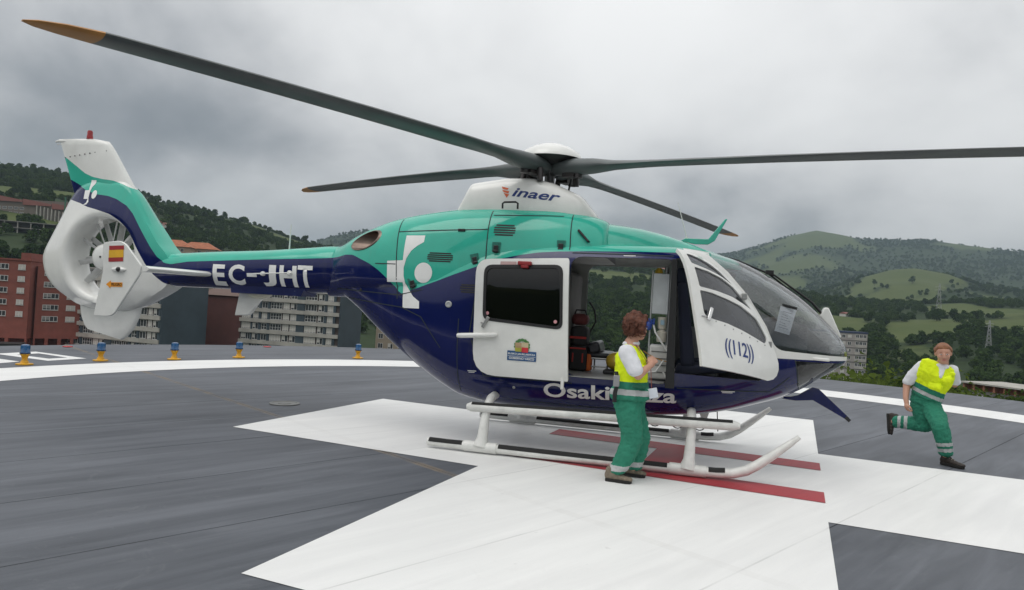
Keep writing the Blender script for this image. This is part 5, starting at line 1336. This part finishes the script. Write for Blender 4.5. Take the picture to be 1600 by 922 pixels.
t = hthing('torch', 'yellow and black torch lying on the cockpit door sill', 'torch', (1.77, -.66, .874))
MB().tube([(-.09,0,.02),(-.02,0,.02)], .038, 14).tube([(.02,0,.02),(.06,0,.02)], .038, 14).build('body', M('yellow_plastic', None), t); MB().tube([(-.025,0,.02),(.025,0,.02)], .0385, 14).tube([(.055,0,.02),(.085,0,.02)], .03, 14).build('grip', DARK, t)
t = hthing('clipboard', 'white paper on a clipboard propped inside the windscreen', 'clipboard', (2.50, -.49, 1.44))
cl = MB().add([(-.03,0,-.01),(.115,.03,-.045),(.165,.0,.205),(.012,-.03,.24)], [(0,1,2,3)]); 
cl.add([(-.03,.006,-.01),(.115,.036,-.045),(.165,.006,.205),(.012,-.024,.24)], [(3,2,1,0)]); cl.f += [(0,1,5,4),(1,2,6,5),(2,3,7,6),(3,0,4,7)]; cl.mi += [0]*4
cl.build('paper', M('paper_white', (.72,.74,.78), .7), t, smooth=None)
MB().box((.02,-.034,.225),(.165,-.012,.25), rot=Matrix.Rotation(R(12),3,'Y')).build('clip', DARKGLOSS, t)
for k in range(7):
    a_ = .03 + .026*k
    MB().add([(-.005+a_*.2,-.0065-.035*a_*4,a_),(.09+a_*.2 - .02*(k % 3),.0125-.035*a_*4,a_-.022),(.091+a_*.2-.02*(k % 3),.0122-.035*a_*4,a_-.017),(-.004+a_*.2,-.0068-.035*a_*4,a_+.005)], [(0,1,2,3)]).build('written_line', M('grey_ink', (.25,.26,.30), .8), t, smooth=None)

# ================================================================== people
SKIN = M('skin', (.50,.27,.19), .5, var=.06, vscale=12); HIVIS = M('hi_vis_yellow', (.70,.86,.0), .75, var=.06, vscale=5, bump=.008, bscale=14)
SCRUB = M('green_workwear', (.019,.185,.115), .85, var=.12, vscale=5, bump=.010, bscale=13); SILV = M('reflective_tape', (.42,.43,.43), .45, var=.08)
SHIRT = M('white_cotton', (.70,.71,.74), .85, var=.05, bump=.006, bscale=18); LEATH = M('brown_shoe_suede', (.19,.155,.115), .85, var=.25, vscale=30); SOLE = M('black_sole', (.012,.011,.010), .8); DLEATH = M('dark_brown_boot', (.030,.022,.018), .7, var=.25, vscale=25)
LIPS = M('lips', (.40,.13,.11), .5)
class Blob:
    """overlapping ellipsoids along limbs, fused into one continuous surface"""
    def __init__(s): s.b = MB()
    def ell(s, c, r, rot=None):
        o = len(s.b.v); s.b.ball((0,0,0), r, 14, 9)
        for i in range(o, len(s.b.v)):
            q = Vector(s.b.v[i]); q = rot @ q if rot is not None else q
            s.b.v[i] = tuple(q + Vector(c))
        return s
    def limb(s, pts, rads, step=.35, rot=None):
        pts = [Vector(p) for p in pts]
        rads = [r if isinstance(r, (tuple, list)) else (r, r, r) for r in rads]
        for (p, q, a, c) in zip(pts[:-1], pts[1:], rads[:-1], rads[1:]):
            n = max(2, int((q - p).length / (min(min(a), min(c)) * step)) + 1)
            for i in range(n + 1):
                w = i / n; s.ell(p.lerp(q, w), tuple(a[k]*(1-w) + c[k]*w for k in range(3)), rot)
        return s
    def build(s, name, mats, parent, voxel=.009, smooth=6, paint=None, folds=None, clip=None):
        o = s.b.build(name, None, parent, smooth=None)
        md = o.modifiers.new('r', 'REMESH'); md.mode = 'VOXEL'; md.voxel_size = voxel
        ms = o.modifiers.new('s', 'SMOOTH'); ms.factor = .5; ms.iterations = smooth
        for k, (sc_, st_) in enumerate(folds or []):
            tx = bpy.data.textures.new('folds', 'CLOUDS'); tx.noise_scale = sc_; tx.noise_depth = 1; tx.noise_basis = 'ORIGINAL_PERLIN'
            md = o.modifiers.new('d', 'DISPLACE'); md.texture = tx; md.strength = st_; md.mid_level = .5; md.texture_coords = 'LOCAL'
        bake(o); me = o.data
        if clip is not None:
            bm = bmesh.new(); bm.from_mesh(me)
            bmesh.ops.delete(bm, geom=[v for v in bm.verts if not clip(v.co)], context='VERTS'); bm.to_mesh(me); bm.free()
        me.materials.clear()
        for mt in mats: me.materials.append(mt)
        if paint: me.polygons.foreach_set('material_index', [paint(p.center) for p in me.polygons])
        me.polygons.foreach_set('use_smooth', [True] * len(me.polygons)); me.update()
        return o
def fingers(B, hand, d_, side, palm_n, r_=.0085, curl=.5, L=.07):
    """five fingers rooted in the palm: d_ = pointing direction, side = towards the thumb, palm_n = palm normal"""
    d_, side, palm_n, hand = (Vector(v).normalized() if i < 3 else Vector(v) for i, v in enumerate((d_, side, palm_n, hand)))
    for k, (o_, ln) in enumerate(((.030,.90),(.010,1.0),(-.010,.95),(-.029,.78))):
        p0 = hand + side * o_ + d_ * .03
        p1 = p0 + (d_ * math.cos(curl*.6) + palm_n * math.sin(curl*.6)) * L * ln * .5
        p2 = p1 + (d_ * math.cos(curl*1.6) + palm_n * math.sin(curl*1.6)) * L * ln * .32
        p3 = p2 + (d_ * math.cos(curl*2.6) + palm_n * math.sin(curl*2.6)) * L * ln * .24
        B.limb([p0, p1, p2, p3], [r_*1.08, r_, r_*.95, r_*.8], .5)
    q0 = hand + side * .032 - d_ * .012; q1 = q0 + (side * .7 + d_ * .6 + palm_n * .3).normalized() * .035; q2 = q1 + (d_ * .9 + palm_n * .5).normalized() * .028
    B.limb([q0, q1, q2], [r_*1.35, r_*1.15, r_*.9], .5)
def shoe(parent, heel, toe, up, mat, h_=.085, w=.044, sole=.022):
    heel, toe, up = Vector(heel), Vector(toe), Vector(up).normalized(); d_ = (toe - heel).normalized(); sd = d_.cross(up).normalized(); L = (toe - heel).length
    s = Blob(); rot = Matrix((d_, sd, up)).transposed()
    for f_, hh, ww in ((.10,.060,.036),(.22,.075,.038),(.34,.070,.040),(.48,.050,.042),(.62,.038,.046),(.76,.032,.047),(.90,.026,.040)):
        s.ell(heel + d_ * L * f_ + up * (sole + hh * .55), (L*.13, ww, hh * .75), rot)
    s.ell(heel + d_ * L * .20 + up * (sole + .075), (.05, .04, .045), rot)
    o = s.build('shoe', [mat], parent, .007, 4, clip=None)
    b = MB(); outl = [(0,.0),(.02,.030),(.12,.036),(.35,.033),(.60,.043),(.80,.045),(.95,.030),(1.0,.0),(.95,-.030),(.80,-.045),(.60,-.043),(.35,-.033),(.12,-.036),(.02,-.030)]
    v = [heel + d_*L*a_ + sd*c_ for a_, c_ in outl] + [heel + d_*L*a_ + sd*c_ + up*(sole+.008) for a_, c_ in outl]; n = len(outl)
    b.add(v, [tuple(range(n-1,-1,-1)), tuple(range(n,2*n))] + [(i,(i+1) % n,n+(i+1) % n,n+i) for i in range(n)])
    bevel(b.build('sole', SOLE, o, smooth=30), .005)
    lc_ = MB()
    for k in range(3):
        c_ = heel + d_*L*(.40+.09*k) + up*(sole + .074 - .014*k); lc_.tube([c_ - sd*.024 - up*.006, c_ + up*.006, c_ + sd*.024 - up*.006], .0035, 5)
    lc_.build('laces', M('beige_laces', (.35,.30,.22), .8), o)
    return o
def face(parent, c, fwd, up, s=1.0, brow=(.10,.05,.03)):
    """eyes, brows and mouth set on the front of a head with centre c"""
    fwd, up = Vector(fwd).normalized(), Vector(up).normalized(); up = (up - fwd * up.dot(fwd)).normalized(); sd = fwd.cross(up)
    rot = Matrix((sd, fwd, up)).transposed(); c = Vector(c)
    EYW = M('eye_white', (.6,.58,.55), .3); EYD = M('eye_dark', (.02,.018,.016), .2); BR = M('brow_%d' % int(brow[0]*100), brow, .9)
    for k in (-1, 1):
        def e_(off, r_, mt, nm):
            b = MB(); b.ball((0,0,0), r_, 12, 8); b.v = [tuple(rot @ Vector(q) + c + (sd*off[0]*k + fwd*off[1] + up*off[2])*s) for q in b.v]
            return b.build(nm, mt, parent, smooth=60)
        ew = e_((.030,.082,.012), (.012*s,.006*s,.0065*s), EYW, 'eye'); 
        p_ = MB(); p_.ball((0,0,0), (.0055*s,.004*s,.0055*s), 10, 6); p_.v = [tuple(rot @ Vector(q) + c + (sd*.030*k + fwd*.0865 + up*.012)*s) for q in p_.v]; p_.build('pupil', EYD, ew, smooth=60)
        e_((.031,.086,.031), (.017*s,.005*s,.0035*s), BR, 'eyebrow')
    b = MB(); b.ball((0,0,0), (.022*s,.007*s,.006*s), 12, 8); b.v = [tuple(rot @ Vector(q) + c + (fwd*.087 - up*.052)*s) for q in b.v]; b.build('mouth', LIPS, parent, smooth=60)
def head(B, c, fwd, up, s=1.0):
    fwd, up = Vector(fwd).normalized(), Vector(up).normalized(); up = (up - fwd * up.dot(fwd)).normalized(); sd = fwd.cross(up); rot = Matrix((sd, fwd, up)).transposed(); c = Vector(c)
    def P3(x, y, z): return c + (sd*x + fwd*y + up*z) * s
    B.ell(P3(0,-.012,.030), (.076*s,.090*s,.085*s), rot); B.ell(P3(0,.022,-.02), (.064*s,.066*s,.085*s), rot); B.ell(P3(0,.045,-.075), (.042*s,.042*s,.034*s), rot)
    B.ell(P3(0,.088,-.008), (.011*s,.016*s,.026*s), rot); B.ell(P3(0,.094,-.020), (.014*s,.014*s,.011*s), rot)
    for k in (-1, 1):
        B.ell(P3(.036*k,.058,-.022), (.026*s,.026*s,.022*s), rot); B.ell(P3(.077*k,-.008,-.005), (.010*s,.020*s,.030*s), rot)
    B.limb([P3(0,-.02,-.06), P3(0,-.035,-.15)], [.055*s, .056*s])

# ---- woman standing beside the skid, seen from behind her right shoulder
wom = empty('person', (1.30, .38, .004), R(12.5)); tag(wom, 'curly haired woman in yellow vest and green trousers standing beside the near skid', 'person', 'ambulance crew')
B = Blob(); HC = Vector((.045, .0, 1.385)); HF = Vector((.86, .50, -.10))
head(B, HC, HF, (0,0,1), .96)
B.limb([(-.005,0,1.25),(.0,0,1.12),(.01,0,.92),(.01,0,.74)], [(.06,.07,.06),(.11,.155,.10),(.11,.14,.10),(.12,.15,.10)])
B.limb([(-.03,-.16,1.16),(.075,-.225,.975)], [.05,.042]); B.limb([(.075,-.225,.975),(.175,-.13,1.06)], [.042,.028])
B.limb([(-.01,.16,1.16),(.13,.20,1.0)], [.05,.04]); B.limb([(.13,.20,1.0),(.20,.03,1.075)], [.038,.027])
B.ell((.19,-.11,1.075), (.030,.024,.036)); fingers(B, (.19,-.105,1.08), (.45,.5,.75), (-.6,.1,.5), (.2,.9,-.4), .0088, .75, .062)
B.ell((.205,.0,1.085), (.028,.026,.034)); fingers(B, (.205,-.005,1.09), (.2,-.6,.75), (-.5,.3,.4), (-.3,-.7,-.5), .0088, .8, .060)
for hx, hy, kx, ky, ax_, ay in ((-.0,-.085,.055,-.11,-.065,-.13),(.02,.085,.125,.09,.08,.10)):
    B.limb([(hx,hy,.70),(kx,ky,.385),(ax_,ay,.09)], [.095,.062,.042])
bd = B.build('body', [SKIN], wom, .0075, 5)
face(wom, HC, HF, (0,0,1), .96)
HAIR = M('auburn_curls', (.105,.036,.020), .75, var=.45, vscale=38, bump=.012, bscale=70)
H = Blob(); rs_ = random.Random(4)
for i in range(190):
    d_ = Vector((rs_.gauss(0,1), rs_.gauss(0,1), rs_.gauss(0,1))).normalized()
    if d_.dot(HF) > .30 and d_.z < .55: continue
    if d_.z < -.75: continue
    q = HC + Vector((-.012,-.006,.028)) + Vector((d_.x*.103, d_.y*.108, d_.z*.112)) * rs_.uniform(.86, 1.06); r_ = rs_.uniform(.018,.030)
    H.ell(q, (r_, r_, r_ * rs_.uniform(.7,1.1)))
H.ell(HC + Vector((-.025,-.012,.028)), (.088,.092,.095))
hair = H.build('hair', [HAIR], wom, .006, 2)
cu = MB()
for i in range(620):
    d_ = Vector((rs_.gauss(0,1), rs_.gauss(0,1), rs_.gauss(0,1))).normalized()
    if (d_.dot(HF) > .35 and d_.z < .5) or d_.z < -.72: continue
    q = HC + Vector((-.012,-.006,.028)) + Vector((d_.x*.108, d_.y*.113, d_.z*.117)) * rs_.uniform(.92, 1.08)
    u_ = d_.cross(Vector((rs_.gauss(0,1), rs_.gauss(0,1), rs_.gauss(0,1)))).normalized(); w_ = d_.cross(u_); rr_ = rs_.uniform(.008,.017); ph = rs_.random()*6.28
    cu.tube([q + (u_*math.cos(ph + t_*1.1) + w_*math.sin(ph + t_*1.1))*rr_ + d_*(.004*t_ - .006) - Vector((0,0,.004*t_)) for t_ in range(6)], [.003,.0035,.0035,.003,.0025,.001], 4)
cu.build('curls', HAIR, hair, smooth=60, fix=False)
T = Blob()
T.limb([(.01,0,.80),(.01,0,.70)], [(.145,.175,.08),(.15,.185,.09)])
for hx, hy, kx, ky, ax_, ay in ((-.0,-.09,.055,-.11,-.065,-.13),(.02,.09,.125,.09,.08,.10)):
    T.limb([(hx,hy,.68),(kx*.6,ky,.53),(kx,ky,.385),((kx+ax_)/2+.01,ay,.23),(ax_+.005,ay,.105)], [(.125,.105,.11),(.112,.10,.10),(.098,.092,.09),(.088,.086,.08),(.084,.082,.045)])
def wp_(c):
    return 1 if .105 < c.z < .152 else 0
tr = T.build('trousers', [SCRUB, SILV], wom, .0075, 4, wp_, folds=[(.10, .022), (.040, .022), (.02, .008)])
V = Blob()
V.limb([(-.005,0,1.205),(.0,0,1.10),(.012,0,.95),(.018,0,.82),(.018,0,.755)], [(.075,.125,.045),(.145,.185,.09),(.155,.195,.09),(.165,.20,.07),(.168,.205,.05)])
V.ell((.13,-.12,.80), (.065,.075,.075)); V.ell((-.11,-.11,.79), (.06,.08,.075)); V.ell((.12,.12,.80), (.06,.07,.07)); V.ell((.10,-.13,1.0), (.06,.05,.06))
def vp_(c):
    if c.z > .905: return 0
    return 2 if .785 < c.z < .835 else 1
V.build('safety_vest', [HIVIS, SCRUB, SILV], wom, .0075, 3, vp_, folds=[(.09, .026), (.035, .018)])
V = None
S = Blob(); S.limb([(-.035,-.175,1.165),(.045,-.225,1.02)], [(.080,.075,.075),(.075,.070,.062)]); S.limb([(-.01,.165,1.165),(.10,.20,1.04)], [(.073,.07,.07),(.066,.064,.06)])
S.limb([(-.012,.0,1.235),(.012,.0,1.245)], [(.072,.085,.035),(.068,.08,.035)])
S.build('shirt', [SHIRT], wom, .0075, 3, folds=[(.06, .016)])
shoe(wom, (-.165,-.14,.0), (.075,-.17,.0), (0,0,1), LEATH); shoe(wom, (-.02,.10,.012), (.20,.12,.0), (.05,0,1), LEATH)
MB().tube([(-.12,-.185,.99),(-.10,-.215,.90),(-.12,-.21,.80),(-.12,-.20,.72)], .022, 8, flat=.4).build('radio_strap', DARK, wom); bevel(MB().box((-.14,-.232,.86),(-.085,-.20,.96)).build('buckle', M('grey_buckle', (.25,.25,.26), .4), wom), .006)
MB().tube([(.04,-.075,1.235),(.12,-.12,1.13),(.185,-.14,1.02),(.20,-.15,.86)], .006, 5, flat=.3).build('lanyard', M('red_lanyard', (.25,.06,.04), .7), wom); bevel(MB().box((.175,-.165,.775),(.255,-.155,.865), rot=Matrix.Rotation(R(-14),3,'Y')).build('name_badge', M('badge_card', (.62,.66,.72), .4), wom), .003)
bevel(MB().box((.03,-.222,.86),(.155,-.19,.885), rot=Matrix.Rotation(R(12),3,'Z')).build('pocket_flap', M('dark_green_flap', (.012,.10,.06), .85), wom), .008)

# ---- colleague running towards the camera on the right
run = empty('person', (4.385, 3.30, .004), R(-10.3)); tag(run, 'red haired woman in yellow vest and green trousers running across the pad', 'person', 'ambulance crew')
B = Blob(); HC = Vector((-.122, -.14, 1.272)); HF = Vector((.12, -.97, -.22)); UPH = Vector((-.05, -.2, 1))
head(B, HC, HF, UPH, 1.0)
B.limb([(-.135,-.07,1.15),(-.18,-.02,1.03),(-.235,.06,.88),(-.28,.12,.70)], [(.06,.06,.06),(.145,.10,.09),(.125,.09,.09),(.135,.10,.08)])
B.limb([(-.33,.0,1.095),(-.475,.06,.865)], [.05,.042]); B.limb([(-.475,.06,.865),(-.475,-.01,.72),(-.462,-.03,.66)], [.042,.032,.027])
B.ell((-.458,-.035,.625), (.030,.036,.036)); fingers(B, (-.458,-.035,.625), (.10,-.1,-1), (.5,-.8,.0), (.85,.3,.0), .0088, 1.0, .062)
B.limb([(-.03,.0,1.085),(.0,.15,.92)], [.048,.040]); B.limb([(.0,.15,.92),(-.10,.26,.98)], [.038,.028]); B.ell((-.13,.28,1.0), (.034,.03,.03)); fingers(B, (-.13,.28,1.0), (-.9,.3,.3), (0,.2,1), (-.2,-.9,0), .0088, .9, .06)
B.limb([(-.235,.10,.68),(-.118,-.12,.455),(-.048,.0,.12)], [.085,.06,.042]); B.limb([(-.325,.13,.66),(-.27,.14,.41),(-.60,.28,.39)], [.085,.06,.042])
B.build('body', [SKIN], run, .0075, 5)
face(run, HC, HF, UPH, 1.0, (.22,.10,.05))
sd_ = HF.normalized().cross(UPH.normalized()).normalized(); upn = sd_.cross(HF.normalized()).normalized(); fw_ = HF.normalized()
GH = M('red_blond_hair', (.23,.095,.040), .55, var=.25, vscale=30, bump=.008, bscale=45)
H = Blob(); rotH = Matrix((sd_, fw_, upn)).transposed()
H.ell(HC + upn*.040 - fw_*.030, (.081,.086,.080), rotH); H.ell(HC + upn*.075 + fw_*.012, (.066,.055,.036), rotH)
for k in (-1, 1): H.limb([HC + upn*.080 + fw_*.030 + sd_*.040*k, HC + upn*.035 + fw_*.0 + sd_*.076*k, HC - upn*.015 - fw_*.03 + sd_*.074*k], [.020,.016,.012])
H.limb([HC - fw_*.10 + upn*.02, HC - fw_*.14 - upn*.03, HC - fw_*.13 - upn*.10], [.04,.03,.015])
hair = H.build('hair', [GH], run, .006, 2)
cu = MB(); rs_ = random.Random(9)
for i in range(260):
    a_ = rs_.uniform(-1.25, 1.25); st_ = HC + upn*(.088*math.cos(a_)*1.02 + .010) + sd_*math.sin(a_)*.080 + fw_*(.052*math.cos(a_) + rs_.uniform(-.02,.006))
    en = HC - fw_*.115 + upn*(.05*math.cos(a_)) + sd_*math.sin(a_)*.05; md_ = st_.lerp(en, .5) + (upn*math.cos(a_) + sd_*math.sin(a_))*rs_.uniform(.020,.032)
    cu.tube([st_, st_.lerp(md_, .5) + (upn*math.cos(a_) + sd_*math.sin(a_))*.009, md_, en], [.002,.003,.003,.001], 4)
cu.build('strands', GH, hair, smooth=60, fix=False)
T = Blob()
T.limb([(-.262,.10,.79),(-.285,.12,.69)], [(.155,.12,.07),(.155,.13,.08)])
T.limb([(-.235,.10,.66),(-.16,-.02,.54),(-.118,-.12,.45),(-.08,-.06,.30),(-.052,-.005,.145)], [(.115,.11,.11),(.105,.105,.10),(.092,.092,.092),(.085,.085,.08),(.078,.078,.045)])
T.limb([(-.325,.13,.63),(-.29,.14,.50),(-.27,.145,.415),(-.42,.21,.40),(-.575,.27,.392)], [(.115,.11,.11),(.10,.10,.10),(.088,.09,.088),(.08,.085,.08),(.05,.074,.076)])
def rp_(c):
    if c.x > -.19 and c.z < .36: return 1 if (.155 < c.z - .15*(c.x+.06) < .195 or .225 < c.z - .15*(c.x+.06) < .265) else 0
    if c.x < -.34 and c.z < .50 and c.z > .25: return 1 if (-.56 < c.x < -.525 or -.49 < c.x < -.455) else 0
    return 0
T.build('trousers', [SCRUB, SILV], run, .0075, 4, rp_, folds=[(.10, .022), (.040, .022), (.02, .008)])
V = Blob(); ROTV = Matrix.Rotation(R(18), 3, 'Y')
V.limb([(-.17,-.06,1.13),(-.185,-.03,1.03),(-.225,.04,.90),(-.255,.09,.79),(-.27,.105,.745)], [(.175,.09,.045),(.20,.13,.09),(.175,.13,.09),(.168,.14,.05),(.165,.145,.04)], rot=ROTV)
V.limb([(-.10,-.145,.965),(-.045,-.135,.985)], [(.030,.028,.040),(.030,.028,.040)]); V.limb([(-.225,-.105,.885),(-.14,-.12,.885)], [(.032,.026,.042),(.032,.026,.042)]); V.ell((-.03,-.10,1.045), (.035,.03,.025))
def rv_(c):
    w = c.z + .40 * (c.x + .25)
    if w > .865: return 0
    return 2 if .755 < w < .800 else 1
V.build('safety_vest', [HIVIS, SCRUB, SILV], run, .0075, 3, rv_, folds=[(.09, .026), (.035, .018)])
S = Blob(); S.limb([(-.32,.0,1.095),(-.40,.03,.99),(-.458,.05,.905)], [(.075,.07,.075),(.078,.07,.07),(.066,.062,.05)]); S.limb([(-.03,.02,1.08),(.0,.14,.95)], [(.07,.07,.07),(.062,.062,.05)]); S.limb([(-.16,-.10,1.135),(-.11,-.115,1.125)], [(.055,.05,.03),(.055,.05,.03)]); S.limb([(-.13,-.13,1.11),(-.135,-.15,1.02)], [(.04,.02,.04),(.02,.015,.03)])
S.build('shirt', [SHIRT], run, .0075, 3, folds=[(.06, .016)])
shoe(run, (-.095,.04,.0), (.135,-.09,.0), (0,0,1), DLEATH); shoe(run, (-.685,.31,.475), (-.655,.27,.225), (1.0,-.1,.12), DLEATH)
# ------------------------------------------------------------------ air between the hills
def haze():
    mat = bpy.data.materials.new('haze'); mat.use_nodes = True; nt = mat.node_tree; nt.nodes.clear()
    out = nt.nodes.new('ShaderNodeOutputMaterial'); pv_ = nt.nodes.new('ShaderNodeVolumePrincipled')
    pv_.inputs['Color'].default_value = (.47, .58, .68, 1); pv_.inputs['Density'].default_value = HAZE_DENSITY; pv_.inputs['Anisotropy'].default_value = 0.2
    nt.links.new(pv_.outputs[0], out.inputs['Volume'])
    o = MB().box((-7300,-7300,-40),(7300,7300,470)).build('haze', mat, None, smooth=None)
    tag(o, 'thin damp haze filling the valley air', 'haze', kind='stuff')
HAZE_DENSITY = 1.55e-4
haze()
